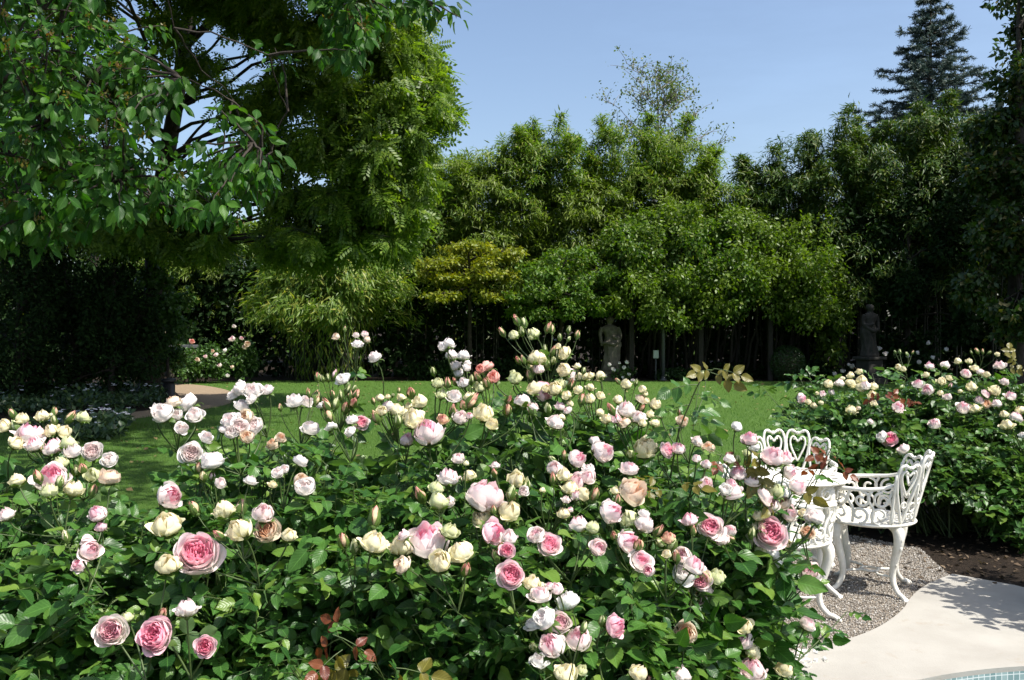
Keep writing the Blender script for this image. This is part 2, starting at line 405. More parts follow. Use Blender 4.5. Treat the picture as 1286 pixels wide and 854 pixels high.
col = mixc(nt, math_n(nt, 'MULTIPLY_ADD', n6, 2.2, -.95, clamp=True), col, (.30, .285, .255))
col = mixc(nt, math_n(nt, 'MULTIPLY', n2, .25), col, (.40, .37, .33))
p = pbsdf(nt, col, .75, .35, bump(nt, n2, .35, .004)); nt.links.new(p.outputs[0], out.inputs['Surface']); M['paving'] = m
m, nt, out = new_mat('pool_tile'); tc = nd(nt, 'ShaderNodeTexCoord')
br = nd(nt, 'ShaderNodeTexBrick'); br.offset = 0; br.inputs['Scale'].default_value = 30
br.inputs['Color1'].default_value = (.16, .24, .24, 1); br.inputs['Color2'].default_value = (.28, .36, .35, 1); br.inputs['Mortar'].default_value = (.6, .62, .6, 1)
br.inputs['Brick Width'].default_value = .9; br.inputs['Row Height'].default_value = .9; br.inputs['Mortar Size'].default_value = .06
uvn = nd(nt, 'ShaderNodeUVMap'); nt.links.new(uvn.outputs['UV'], br.inputs['Vector'])
p = pbsdf(nt, br.outputs['Color'], .25, .5); nt.links.new(p.outputs[0], out.inputs['Surface']); M['tile'] = m
m, nt, out = new_mat('pool_water'); n1 = noise(nt, 5, 3)
p = pbsdf(nt, (.10, .30, .34), .03, .5, bump(nt, n1, .25, .03)); p.inputs['Transmission Weight'].default_value = .6; p.inputs['IOR'].default_value = 1.33
nt.links.new(p.outputs[0], out.inputs['Surface']); M['water'] = m

# outlines on the ground
gravel_front = [tuple(q[:2]) for q in spline([gr(x, y) for x, y in ((1196, 727), (1165, 740), (1145, 756), (1133, 773), (1110, 791), (1078, 806), (1040, 817), (1000, 825))] + [np.array([1.12, 4.24, 0])], 4)]
pool_edge = [(1.36, 3.66), (1.48, 3.76), (1.66, 3.865), (1.96, 3.99), (2.30, 4.068), (2.8, 4.11), (3.4, 4.08), (4.1, 3.9), (4.7, 3.55), (5.1, 2.9), (5.2, 2.0), (4.9, 1.1), (4.2, .4), (3.2, .1), (2.2, .2), (1.6, .7), (1.28, 1.5), (1.2, 2.4), (1.24, 3.2)]
pool_edge = [tuple(q[:2]) for q in spline([(a, b, 0) for a, b in pool_edge], 5, True)]
pool_dense = pool_edge
base = poly_sheet('ground', [(-600, -300), (600, -300), (600, 900), (-600, 900)], 0.0, M['soil'], holes=[pool_edge])
PO = [gr(x, y) for x, y in ((205, 481.5), (250, 484), (284, 490), (298, 499), (284, 509), (228, 519), (120, 532), (-60, 548))]
PI_ = [gr(x, y) for x, y in ((-60, 536), (110, 523), (185, 516), (218, 508), (226, 500), (219, 492), (205, 486.5), (190, 485))]
lawn_poly = [(-9.5, 3.9), (-3, 4.0), (.95, 4.15), (1.25, 5.2), (1.55, 7.6), (2.3, 8.1), (2.75, 9.4), (5, 10.8), (9, 13), (13, 18), (14, 25.5), (8, 26.3), (0, 26.6), (-7, 26.6), (-9.8, 26.0)] + [tuple(p_[:2]) for p_ in PO] + [(-14, 8)]
lawn = poly_sheet('lawn', lawn_poly, .008, M['lawn'])
path_poly = [tuple(p_[:2]) for p_ in PO + PI_]
path_poly = [tuple(q[:2]) for q in spline([(a, b, 0) for a, b in path_poly[:8]], 5)] + [tuple(q[:2]) for q in spline([(a, b, 0) for a, b in path_poly[8:]], 5)]
M['path'] = plain_mat('path_gravel', (.17, .12, .075), (.32, .24, .155), 40, .9, .8, .02)
path = poly_sheet('path', path_poly, .012, M['path'])
gravel_poly = gravel_front + [(1.05, 4.6), (1.2, 5.6), (1.5, 7.2), (1.9, 7.5), (2.3, 7.0), (2.85, 6.35)]
gravel = poly_sheet('gravel', gravel_poly, .010, M['gravel'])
tag(gravel, kind='structure')
pav_outer = gravel_front + [(1.14, 4.0), (1.12, 3.2), (1.05, 2.0), (.9, 1.1), (0, .9), (-4, .9), (-8, .9), (-8, -5), (9, -5), (9, 3.9), (6, 4.15), (4.2, 4.3), (3.45, 4.5), (3.2, 4.95), (2.97, 5.36)]
pav = poly_sheet('pavement', list(reversed(pav_outer)), .032, M['paving'], holes=[pool_edge], thick=.06)
# pool: tiled wall, floor and water
mb_v, mb_f, mb_uv = [], [], []
n = len(pool_dense); s_ = 0
for i, (x, y) in enumerate(pool_dense + [pool_dense[0]]):
    if i: s_ += math.dist((x, y), prev)
    prev = (x, y)
    cx, cy = 3.2, 2.2; k = .004 / math.dist((x, y), (cx, cy))
    for z in (.012, -1.3): mb_v.append((x + (cx - x) * k, y + (cy - y) * k, z)); mb_uv.append((s_, z))
fc = [(2 * i, 2 * i + 1, 2 * i + 3, 2 * i + 2) for i in range(n)]
tag(link('pool_wall', np_mesh('pool_wall', mb_v, fc, mb_uv, True), M['tile']), kind='structure')
poly_sheet('pool_floor', pool_edge, -1.28, M['tile'])
poly_sheet('pool_water', pool_edge, -.10, M['water'])

# grass blades, pebbles (uncountable)
def grass(n, lo, hi, size, name):
    u = rng.random(n); Y = lo * (hi / lo) ** u; X = (rng.random(n) * 1500 - 120 - 643) / F * Y
    ok = inside(lawn_poly, X, Y); X, Y = X[ok], Y[ok]; k = len(X)
    L = Leaves(BLADE); P = np.stack([X, Y, np.full(k, .006)], 1)
    d = np.stack([rng.normal(0, .38, k), rng.normal(0, .38, k), np.ones(k)], 1)
    L.add(P, d, rv(k), size * (.6 + .8 * rng.random(k)) * np.clip(Y / 9, .8, 1.6)); return L.build(name, M['grass'], smooth=False)
M['grass'] = leaf_mat('grass_blade', (.034, .105, .012), (.062, .155, .020), (.12, .18, .04), .5, .35, (1.4, 1.6, .4), False, None, ((.08, .165, .024), .9))
tag(grass(230000, 4.2, 27, .027, 'grass'), kind='stuff')
k = 700; yl = rng.uniform(7, 26, k); xl = (rng.uniform(150, 1050, k) - 643) / F * yl; ok = inside(lawn_poly, xl, yl); xl, yl = xl[ok], yl[ok]; k = len(xl)
L = Leaves(SMALL_LEAF); L.add(np.stack([xl, yl, np.full(k, .035)], 1), rv(k) * [1, 1, .2], np.array([0, 0, 1.]) + rv(k, .4), rng.uniform(.04, .10, k))
M['litter'] = leaf_mat('litter', (.09, .06, .03), (.20, .15, .06), (.30, .28, .12), .8, .1)
tag(L.build('lawn_leaves', M['litter']), kind='stuff')
npeb = 60000
px_ = rng.random(npeb) * 2.0 + 1.0; py_ = rng.random(npeb) * 3.5 + 4.1
ok = inside(gravel_poly, px_, py_); px_, py_ = px_[ok], py_[ok]; k = len(px_)
oct_v = np.array([(1, 0, 0), (-.8, .2, 0), (0, 1, .1), (.1, -.9, 0), (0, 0, .7), (0, 0, -.5)]); oct_f = np.array([(0, 2, 4), (2, 1, 4), (1, 3, 4), (3, 0, 4), (2, 0, 5), (1, 2, 5), (3, 1, 5), (0, 3, 5)])
W, FF, UU = scatter((oct_v, oct_f, np.zeros((6, 2))), np.stack([px_, py_, np.full(k, .013)], 1), frames(rv(k), np.array([0, 0, 1.0]) + rv(k, .4)), .003 + .0045 * rng.random(k) ** 2)
m, nt, out = new_mat('pebble'); g = nd(nt, 'ShaderNodeNewGeometry')
p = pbsdf(nt, ramp(nt, g.outputs['Random Per Island'], [(0, (.10, .085, .07)), (.4, (.28, .255, .22)), (.8, (.43, .40, .36)), (1, (.62, .60, .56))]), .8, .3); nt.links.new(p.outputs[0], out.inputs['Surface']); M['pebble'] = m
tag(link('gravel_pebbles', np_mesh('gravel_pebbles', W, FF, None, True), M['pebble']), kind='stuff')
# mulch chips and dry leaves on the soil of the right-hand bed
k = 5000
mx_ = rng.random(k) * 6 + 2.2; my_ = rng.random(k) * 4 + 5.3
L = Leaves(SMALL_LEAF); L.add(np.stack([mx_, my_, .006 + .01 * rng.random(k)], 1), rv(k) * [1, 1, .25], np.array([0, 0, 1.]) + rv(k, .5), .02 + .03 * rng.random(k))
M['mulch'] = leaf_mat('mulch', (.03, .02, .012), (.09, .06, .035), (.20, .15, .10), .9, .05)
tag(L.build('mulch_litter', M['mulch']), kind='stuff')

# ------------------------------------------------------------------ rose flowers
def petals(layers, seedv):
    """layers: (count, R, h, top, width, z0, heart, roll, ruffle); returns V, F(4), uv, heart, split index lists"""
    r_ = np.random.default_rng(seedv)
    V, Fc, U, H = [], [], [], []
    nu, nv = 9, 7
    for (cnt, Rr, h, top, wid, z0, heart, roll, ruf) in layers:
        ph = r_.random() * 6.28
        for i in range(cnt):
            th0 = ph + 2 * PI * i / cnt + r_.normal(0, .12)
            R1 = Rr * (1 + r_.normal(0, .07)); h1 = h * (1 + r_.normal(0, .10)); rl = roll * (1 + r_.normal(0, .6)) + abs(r_.normal(0, .05)) * (heart < .3); tp = top + r_.normal(0, .08)
            f1, f2 = r_.random() * 6, r_.random() * 6; b = len(V)
            dt = .0
            for jv in range(nv):
                v = jv / (nv - 1)
                for ju in range(nu):
                    u = -1 + 2 * ju / (nu - 1)
                    ve = v * (1 - .20 * u * u * v)
                    # radial profile: opens from the base to a belly, then closes to `top`
                    prof = math.sin(PI * .5 * min(1, ve / .55)) if ve < .55 else 1 + (tp - 1) * ((ve - .55) / .45) ** 1.5
                    r = R1 * (.12 + .88 * prof)
                    r += rl * max(0, ve - .62) ** 2 * 3.0 + .02 * R1 * u
                    w = wid * (.35 + .65 * math.sin(PI * (.12 + .62 * v)))
                    th = th0 + u * w + .15 * v
                    r *= 1 + ruf * .10 * math.sin(3 * u + f1 + 2 * v) * v
                    z = z0 + h1 * ve - abs(rl) * max(0, ve - .7) ** 2 * 2.2 + ruf * .06 * math.sin(4.5 * u + f2) * v * v + ruf * .035 * math.sin(9 * u + f1) * v ** 4
                    V.append((r * math.cos(th), r * math.sin(th), z)); U.append(((u + 1) / 2, v)); H.append(heart)
            for jv in range(nv - 1):
                for ju in range(nu - 1):
                    a = b + jv * nu + ju; Fc.append((a, a + 1, a + nu + 1, a + nu))
    return np.array(V), np.array(Fc), np.array(U), np.array(H)
# kinds: outer petals + heart petals (unit radius about 1)
def spec(kind):
    if kind == 'F':   # full, open, quartered heart
        o = [(5, 1.02, .80, 1.05, .86, -.10, 0, .30, .7), (5, .94, 1.05, 1.0, .84, -.04, .05, .18, .7), (5, .84, 1.15, .96, .80, .03, .25, .08, .7), (6, .74, 1.12, .94, .70, .09, .45, .05, .8)]
        h = [(6, .66, 1.05, .92, .55, .14, .62, .05, .9), (6, .54, 1.0, .9, .55, .18, .8, .02, 1), (7, .42, .95, .9, .5, .22, .9, 0, 1.2), (6, .31, .9, .9, .55, .25, 1, 0, 1.3), (5, .20, .85, .9, .6, .27, 1, 0, 1.4), (3, .10, .8, .9, .8, .28, 1, 0, 1)]
    elif kind == 'H':   # globe, half open
        o = [(3, 1.0, 1.25, .95, .90, -.12, 0, .40, .9), (4, .95, 1.62, .66, .72, -.08, .05, .10, .8), (5, .86, 1.68, .60, .68, -.02, .22, 0, .7)]
        h = [(5, .72, 1.62, .58, .62, .06, .5, 0, .9), (5, .58, 1.58, .56, .6, .1, .75, 0, 1), (5, .42, 1.55, .55, .6, .12, .9, 0, 1), (4, .26, 1.5, .6, .7, .15, 1, 0, 1)]
    elif kind == 'C':   # tight globe
        o = [(2, 1.02, 1.25, .95, .80, -.10, 0, .55, 1.2), (2, .98, 1.45, .75, .75, -.10, 0, .25, 1.0), (4, .95, 1.80, .40, .72, -.10, 0, .05, .9), (5, .84, 1.88, .32, .70, -.04, .12, .02, .9)]
        h = [(4, .60, 1.80, .34, .8, .04, .4, 0, .6), (3, .34, 1.78, .45, .9, .08, .7, 0, .6)]
    elif kind == 'W':   # blown, loose cup
        o = [(4, 1.05, .90, 1.0, .90, -.10, 0, .35, .7), (5, .98, 1.30, .82, .86, -.06, 0, .12, .5), (5, .86, 1.40, .74, .80, 0, .15, .06, .5)]
        h = [(5, .68, 1.30, .74, .68, .08, .4, .05, .7), (6, .50, 1.22, .75, .62, .12, .6, .05, .9), (5, .32, 1.15, .8, .6, .15, .9, 0, 1.0)]
    else:   # bud
        o = [(3, .62, 1.75, .22, .95, 0, 0, 0, .3), (3, .52, 1.90, .16, .95, .02, .3, 0, .3)]
        h = [(2, .34, 1.95, .14, 1.2, .02, .8, 0, .2)]
    return o, h
def calyx_mesh(kind):
    r_ = np.random.default_rng(3)
    B = MB()
    rr = .34 if kind != 'B' else .36
    B.lathe([(.12, -.42), (.2, -.34), (rr, -.15), (rr * .9, 0), (.15, .06)], 8)
    V, Fs = [], []
    for i in range(5):
        a = 2 * PI * i / 5 + r_.normal(0, .15); c, s = math.cos(a), math.sin(a)
        if kind == 'B': pr = [(.36, .0, .30), (.66, .5, .34), (.62, 1.1, .22), (.50, 1.7, .06), (.55, 2.1, .02)]
        elif kind == 'C': pr = [(.30, -.05, .30), (.80, .1, .34), (1.08, .35, .22), (1.2, .3, .10), (1.35, .1, .02)]
        else: pr = [(.30, -.08, .28), (.70, -.1, .3), (1.0, -.28, .18), (1.1, -.5, .06), (1.1, -.7, .01)]
        b = len(V)
        for (r, z, w) in pr:
            for sg in (-1, 0, 1):
                rr_ = r + (.05 if sg == 0 else 0)
                V.append((rr_ * c - s * w * sg, rr_ * s + c * w * sg, z))
        for k in range(len(pr) - 1):
            for q in range(2): Fs.append((b + k * 3 + q, b + k * 3 + q + 1, b + k * 3 + q + 4, b + k * 3 + q + 3))
    B.add(V, Fs)
    me = bpy.data.meshes.new('calyx'); me.from_pydata(np.concatenate(B.v).tolist(), [], B.f); me.update()
    me.polygons.foreach_set('use_smooth', np.ones(len(me.polygons), bool)); me.materials.append(M['sepal']); return me
CAL = {k: calyx_mesh(k) for k in 'BCF'}; CAL['H'] = CAL['C']; CAL['W'] = CAL['F']
_pm = {}
def petal_mesh(kind, var, tint):
    key = (kind, var, tint)
    if key not in _pm:
        o, h = spec(kind); s = hash((kind, var)) % 9999 if False else ord(kind) * 17 + var * 131
        V, Fc, U, H = petals(o, s); a = np_mesh('bloom', V, Fc, U, True, H); a.materials.append(PET[tint])
        V, Fc, U, H = petals(h, s + 1); b = np_mesh('heart', V, Fc, U, True, H); b.materials.append(PET[tint])
        _pm[key] = (a, b)
    return _pm[key]
def add_bloom(root, kind, tint, pos, axis, diam):
    """pos: centre of the flower in world; root: bush empty. returns the world point where the stem joins"""
    rad = diam / 2 if kind != 'B' else diam * .72
    var = int(rng.integers(0, 3 if kind == 'B' else 7))
    a, h = petal_mesh(kind, var, tint)
    axis = Vector(axis).normalized(); mid = {'F': .45, 'H': .6, 'C': .7, 'W': .45, 'B': .8}[kind]
    base = Vector(pos) - axis * rad * mid
    q = axis.to_track_quat('Z', 'Y').to_matrix().to_4x4() @ Matrix.Rotation(random.random() * 6.28, 4, 'Z')
    name = 'bud' if kind == 'B' else 'bloom'
    o = link(name, a, None, root)
    sc = [rad * random.uniform(.94, 1.06) for _ in range(3)]
    if kind == 'H' or kind == 'C': sc[2] *= .86
    o.matrix_basis = Matrix.Translation(base - root.location) @ q @ Matrix.Diagonal((*sc, 1))
    ho = link('heart', h, None, o); c = link('calyx', CAL[kind], None, o)
    return np.array(base - axis * rad * .35)

# ------------------------------------------------------------------ rose bushes
class Bush:
    def __init__(s, label, base, group, leaf='rose_leaf', lsize=.048):
        s.root = empty('rose_bush', (base[0], base[1], 0), label, 'rose bush', group)
        s.base = np.array([base[0], base[1], 0.0]); s.L = Leaves(ROSE_LEAF); s.RL = []; s.BL = []; s.cane = MB(); s.leaf = leaf; s.ls = lsize; s.js = .22 if base[0] < .5 or base[0] > 2 else .09
    def compound(s, P, D, N, size, L=None, npair=2):
        """compound leaves at points P (n,3), along D, leaflet plane normal N"""
        L = s.L if L is None else L
        if isinstance(L, list): L.append(Leaves(ROSE_LEAF)); L = L[-1]
        D = unit(D); n = len(P); sd = unit(np.cross(D, N)); N = np.cross(sd, D)
        size = np.broadcast_to(size, (n,))[:, None]
        rl = 2.1 * size
        droop = np.array([0, 0, -1.0])
        pts = []
        for t in (0, .35, .7, 1.0): pts.append(P + D * rl * t + droop * rl * .22 * t * t)
        for i in range(n): s.cane.tube([q[i] for q in pts], [.0016, .0014, .0012, .001], 3, caps=False)
        def put(c, d, sc):
            nn = N + rv(n, .28); L.add(c, d + droop * .22 + rv(n, .14), nn, (size * sc * (.85 + .3 * rng.random((n, 1))))[:, 0])
        put(pts[3], D, 1.15)
        tt = (.72, .34) if npair == 2 else (.75,)
        for t, sc in zip(tt, (1.0, .82)):
            c = P + D * rl * t + droop * rl * .22 * t * t
            put(c, sd * .9 + D * .45, sc); put(c, -sd * .9 + D * .45, sc)
    def stem_leaves(s, path, t0, t1, n, size=1.0, outward=None, L=None):
        k = len(path); ii = np.clip((np.linspace(t0, t1, n) + rng.normal(0, .03, n)) * (k - 1), 0, k - 1.001)
        i0 = ii.astype(int); f = (ii - i0)[:, None]; P = path[i0] * (1 - f) + path[i0 + 1] * f
        az = rng.random() * 6.28 + np.arange(n) * 2.4 + rng.normal(0, .4, n)
        D = np.stack([np.cos(az), np.sin(az), .15 + .25 * rng.normal(0, 1, n)], 1)
        if outward is not None: D = D + outward * .55
        N = np.array([.22, -.28, 1.0]) + rv(n, .42)
        s.compound(P, D, N, s.ls * size * (.6 + .75 * rng.random(n)), L)
    def shoot(s, end, t0=.5, n=6, size=1.0, r=.0028, L=None, base=None):
        b = s.base + np.array([rng.normal(0, s.js), rng.normal(0, .16), 0]) if base is None else base
        c = b * .3 + end * .7; c[2] = end[2] * .72; c += rv(1, .05)[0] * [1, 1, .3]
        path = bez(b, c, end, 9)
        s.cane.tube(path, np.linspace(r * 2.2, r * .6, len(path)), 5, caps=False)
        out = unit(np.array([end[0] - s.base[0], end[1] - s.base[1] - .25, .2]))
        s.stem_leaves(path, t0, 1.0, n, size, out, L); return path
    def blooms(s, items, depth, sunny=True):
        pts = []
        for it in items:
            px, py, dm, kind, tint = it[:5]
            Y = depth(px, py) + rng.normal(-.06, .04)
            pts.append(at(px, py, Y))
        pts = np.array(pts); used = np.zeros(len(pts), bool)
        order = np.argsort(-pts[:, 2])
        for i in order:
            if used[i]: continue
            dd = np.linalg.norm(pts - pts[i], axis=1); mem = np.where((dd < .17) & ~used)[0]; used[mem] = True
            node = pts[mem].mean(0); node[2] = min(pts[mem][:, 2].min() - .02, node[2] - .13) if len(mem) > 1 else node[2] - .12
            node[:2] += rng.normal(0, .03, 2); node[1] += .03
            s.shoot(node, .45, 6, .95, .0026)
            for j in mem:
                px, py, dm, kind, tint = items[j][:5]
                Y = pts[j][1]; diam = dm * Y / F * 1.02
                base_dir = unit(pts[j] - node)
                if kind == 'F': ax = np.array([rng.normal(.1, .25), -.85, .55 + rng.normal(0, .15)])
                elif kind == 'S': ax = np.array([.75, -.55, .45 + rng.normal(0, .2)]); kind = 'H'
                elif kind == 'W': ax = base_dir * .5 + np.array([rng.normal(0, .45), rng.normal(-.3, .4), .5])
                elif kind == 'B': ax = base_dir * .8 + np.array([0, 0, .5]) + rv(1, .25)[0]
                else: ax = base_dir * .4 + np.array([rng.normal(.05, .3), rng.normal(-.25, .25), .75])
                kd = kind
                if kind == 'F': diam *= .86
                q = add_bloom(s.root, kd, tint, pts[j], ax, diam)
                axu = unit(ax); st = bez(node, q - axu * .35 * np.linalg.norm(q - node), q, 6)
                rr = .0013 if kind == 'B' else .0021
                s.cane.tube(st, np.linspace(rr * 1.2, rr, len(st)), 5, caps=False)
    def fill(s, P, n=5, size=1.0, t0=.55, L=None):
        for e in P: s.shoot(np.array(e), t0, n, size * rng.uniform(.8, 1.2), L=L)
    def finish(s):
        off = -s.root.location
        def sh(me): me.transform(Matrix.Translation(off)); return me
        link('foliage', sh(s.L.mesh('foliage')), M[s.leaf], s.root)
        for q in s.RL: link('young_leaf', sh(q.mesh('young_leaf')), M['red_leaf'], s.root)['label'] = 'dark red young leaf'
        for q in s.BL: link('young_leaf', sh(q.mesh('young_leaf')), M['bronze_leaf'], s.root)['label'] = 'bronze yellow young leaf'
        me = bpy.data.meshes.new('canes'); me.from_pydata(np.concatenate(s.cane.v).tolist(), [], s.cane.f); me.update()
        me.polygons.foreach_set('use_smooth', np.ones(len(me.polygons), bool)); me.materials.append(M['cane']); sh(me); link('canes', me, None, s.root)
# --- flowers as the photo shows them: px, py, diameter px, kind, tint
_T = {'c': 'cream', 'g': 'green', 'b': 'blush', 'p': 'pink', 'd': 'deep', 'l': 'pale', 'w': 'white', 'o': 'peach', 's': 'salmon', 'u': 'budpink'}
def parse(txt):
    r = []
    for w in txt.split():
        a, b, d, k = w.split(','); r.append((float(a), float(b), float(d), k[0], _T[k[1]]))
    return r
FG = parse('''
16,520,9,Bu 28,526,16,Cc 5,535,18,Cc 20,536,11,Bg 53,523,16,Cc 68,518,9,Bu 68,528,9,Bg 88,525,11,Bu 104,525,17,Cg 38,548,31,Hp 20,557,18,Cc 64,541,17,Cc 81,543,18,Cc 44,559,22,Hb
67,564,24,Hp 86,558,20,Cg 91,568,20,Wl 54,564,10,Bu 77,583,19,Cg 116,567,25,Fl 139,578,18,Wl 66,602,36,Hp 62,617,20,Cg 92,615,23,Cc 116,597,18,Cg 137,602,24,Wo 96,592,11,Bg 104,590,12,Bu
22,604,19,Cc 48,600,11,Bu 117,617,11,Bu 75,606,10,Bg 8,647,18,Cb 123,646,22,Hp 127,662,14,Cd 112,691,26,Sb 101,709,22,Fp 83,675,10,Bc 140,793,40,Fb 160,776,15,Cg
197,798,44,Fd 204,771,12,Bu 212,623,31,Sp 209,660,34,Cc 211,709,28,Cc 247,696,57,Fp 244,639,13,Bu 282,642,26,Cc 303,638,14,Bu 301,666,30,Cc 331,645,25,Cb 335,667,32,Fo 363,673,18,Cc 276,673,11,Bu
234,765,26,Cb 258,812,28,Fd 378,607,20,Wo 384,613,22,Wl 206,521,24,Wl 197,515,14,Wl 218,507,17,Wo 237,508,22,Wl 222,522,14,Wl 245,522,18,Wl 228,539,15,Wl
293,498,13,Wl 303,489,17,Wl 317,492,19,Wl 303,511,16,Wl 336,491,14,Wl 316,502,12,Wl 290,530,20,Wl 301,536,22,Fl 310,524,16,Wo 321,535,23,Fl 311,550,16,Wo 281,541,12,Wl 290,543,15,Wl 259,550,14,Wl
240,569,28,Fl 266,582,27,Wl 250,588,10,Bu 255,599,10,Bc 266,598,9,Bd 277,607,14,Cb 343,559,14,Wo 352,551,12,Wo 370,506,19,Wl 384,504,14,Wl 352,512,6,Bu 314,605,14,Wl 349,595,13,Wl 357,590,10,Wl 376,581,16,Wl 342,609,10,Cc
422,423,10,Co 447,421,8,Cb 458,420,9,Cb 461,427,9,Co 449,433,13,Hl 471,450,15,Wl 433,414,5,Bu 430,477,15,Ww 420,471,8,Bd 399,474,8,Bu 405,476,6,Bg 412,475,7,Bg 388,494,7,Bu 396,498,10,Bu 397,504,8,Bu 418,496,8,Bu 428,498,8,Bg 436,490,8,Bg 445,489,7,Bg 439,496,8,Bu 447,496,9,Bu 443,506,12,Bu 421,508,10,Bg 411,510,11,Bu 434,513,11,Bu 414,524,12,Bu 403,511,10,Wl
390,540,20,Wl 416,537,12,Wl 453,531,21,Fp 442,529,14,Wl 441,543,13,Wl 477,500,11,Cc 469,504,6,Bu 487,498,7,Cc 493,497,5,Bg 501,491,5,Bu 504,500,11,Cc 516,494,11,Bu 487,510,15,Cb 479,516,13,Cc 498,516,18,Cc 504,522,22,Cc 514,511,11,Cc 527,505,20,Cc 520,527,27,Cc 538,546,38,Hp 531,537,12,Bg 556,527,14,Cu
550,482,15,Cg 554,496,14,Cg 544,467,8,Bg 572,480,8,Bu 562,482,9,Bu 570,499,17,Wl 557,436,13,Cl 564,432,14,Cl 567,446,15,Cl 573,460,13,Cl 576,469,13,Cl 582,447,15,Cl 586,456,10,Cl 586,462,11,Cl 582,481,14,Cl 611,463,17,Ws 620,475,16,Ws 603,464,10,Ws 602,486,17,Cg 600,474,8,Bu 592,478,8,Bg 590,500,16,Cc 591,506,14,Bu 608,519,25,Cc 617,534,14,Wc 577,525,19,Cb 569,517,12,Bu
631,418,8,Bu 649,403,9,Bu 658,406,9,Bg 645,421,13,Cg 655,417,8,Bg 671,420,15,Cg 688,412,9,Bu 693,414,8,Bu 714,415,6,Bg 703,424,6,Bg 725,421,7,Bu 714,426,5,Bg 684,439,7,Bg 701,435,8,Cc 707,444,18,Cc 694,442,8,Bu 695,453,8,Bg 674,451,22,Cc 651,453,8,Bu 657,452,7,Bu 687,457,9,Bg 677,464,14,Cb 647,475,17,Cg 665,472,9,Bu 666,479,8,Bg
708,465,18,Cc 714,471,17,Cb 725,460,9,Cc 733,466,6,Bg 727,473,10,Cc 736,474,11,Cc 742,472,9,Cc 754,472,12,Cc 753,476,9,Cc 726,490,12,Cc 741,487,11,Cc 754,497,11,Cc 741,501,14,Cc 712,497,13,Cc 716,507,9,Cc 681,492,23,Sd 671,489,20,Cc 697,489,18,Cc 656,505,19,Cb 639,503,9,Bu 637,516,11,Bu 668,516,10,Bu 688,515,10,Bg 703,512,12,Wp 714,516,10,Wp 697,531,20,Cb 705,525,10,Cc
575,576,15,Cb 563,602,26,Hb 590,599,17,Cc 528,623,15,Bu 551,631,24,Cg 565,631,14,Cb 470,651,17,Bu 470,682,31,Cc 431,680,14,Bu 445,688,12,Bg 537,682,47,Hp 504,687,28,Cc 579,694,30,Cc 552,706,28,Cc 585,716,14,Bu 507,711,20,Wo
609,626,46,Hb 640,643,28,Cc 606,650,22,Wc 618,669,30,Sd 639,676,19,Cb 637,692,20,Fd 649,603,22,Cc 661,610,12,Bg 644,622,13,Bu 622,585,11,Cb 621,594,8,Bu 697,588,20,Cb 708,598,18,Cc 723,606,24,Hb 738,600,19,Cb 732,621,18,Cc 716,614,20,Cc 723,577,23,Sp 755,568,27,Sp 746,622,12,Bu 766,644,30,Sp 708,645,16,Cc 726,662,24,Hp 772,617,11,Cc 775,629,10,Bu 689,684,30,Fp 681,616,8,Cc 751,688,20,Wb
641,722,38,Fp 678,749,24,Wb 700,740,16,Cp 714,758,28,Ww 686,778,26,Ww 704,782,30,Fb 694,812,33,Hb 726,804,32,Hb 669,786,16,Ww 677,831,20,Ww 710,847,30,Cc 771,787,26,Sd 801,846,22,Cc
861,796,24,Wo 855,849,24,Cb 871,711,24,Hp 861,721,28,Ww 880,729,28,Fp 875,751,28,Fp 857,698,20,Wb 871,752,12,Bg 934,786,22,Cc 934,806,24,Hb 945,820,20,Cc 945,843,32,Hb 984,841,22,Cc 1013,786,18,Wb
793,619,34,So 773,616,11,Cc 790,653,22,Cg 808,659,24,Cb 787,681,28,Sp 802,685,14,Bu 804,705,24,Wp 815,717,14,Wp 826,667,11,Bu 830,682,12,Bg 839,676,16,Cu 843,685,16,Bg 849,700,12,Bu 837,696,12,Cc 892,662,32,Fp 866,653,20,Cd 908,678,16,Cb 885,608,16,Wb 927,596,20,Hp 920,620,22,Wb 912,616,14,Ww 944,606,16,Wb 952,649,14,Cc 954,662,16,Cc 790,591,20,Wp
786,483,15,Cc 799,481,6,Bg 776,479,6,Bu 807,489,11,Cc 810,495,8,Cc 776,502,13,Cc 804,502,13,Wo 811,504,9,Cc 823,508,15,Cc 787,516,22,Cb 772,520,15,Cb 791,523,18,Hb 803,525,17,Cb 761,527,14,Cc 753,519,12,Cc 817,521,11,Cc 829,521,11,Cc 822,532,12,Cc 807,532,11,Cc 806,513,8,Bu 785,532,14,Wo 811,562,28,Cc 836,566,20,Fp 852,564,16,Hp 854,518,7,Bs 856,530,14,Wo 875,555,14,Cb 890,564,14,Wo 875,576,11,Cb 887,583,12,Cb 916,577,14,Cb 925,536,14,Cw 941,552,20,Hp 946,561,15,Cw
970,574,28,Hb 985,577,20,Hp 989,592,20,Sb 972,617,22,Cg 1000,613,20,Hp 959,625,20,Wb 968,635,18,Wb 985,633,16,Wo 988,646,20,Wb 1021,651,20,Ww 1008,645,12,Cc 967,670,42,Fp 955,692,16,Cg 970,696,18,Cw 974,708,16,Cw 990,685,14,Cc 1014,669,18,Fo 1024,653,17,Wb 1017,720,24,Wb 1008,710,8,Bu 882,470,5,Bg 886,474,5,Bu
''')
ext = []
for f in FG:
    if f[3] in 'CHSF' and f[0] > 455 and f[2] > 12 and rng.random() < .7:
        an = rng.random() * 6.28; k = rng.choice(['C', 'H', 'B', 'B', 'W', 'C']); tn = {'C': ['cream', 'blush', 'green'], 'H': ['blush', 'pink'], 'B': ['budpink', 'green'], 'W': ['white', 'pale', 'blush']}[k]
        ext.append((f[0] + math.cos(an) * f[2] * .75, f[1] + math.sin(an) * f[2] * .6 + 3, min(21, f[2] * rng.uniform(.45, .8)) if k != 'B' else rng.uniform(8, 12), k, tn[rng.integers(len(tn))]))
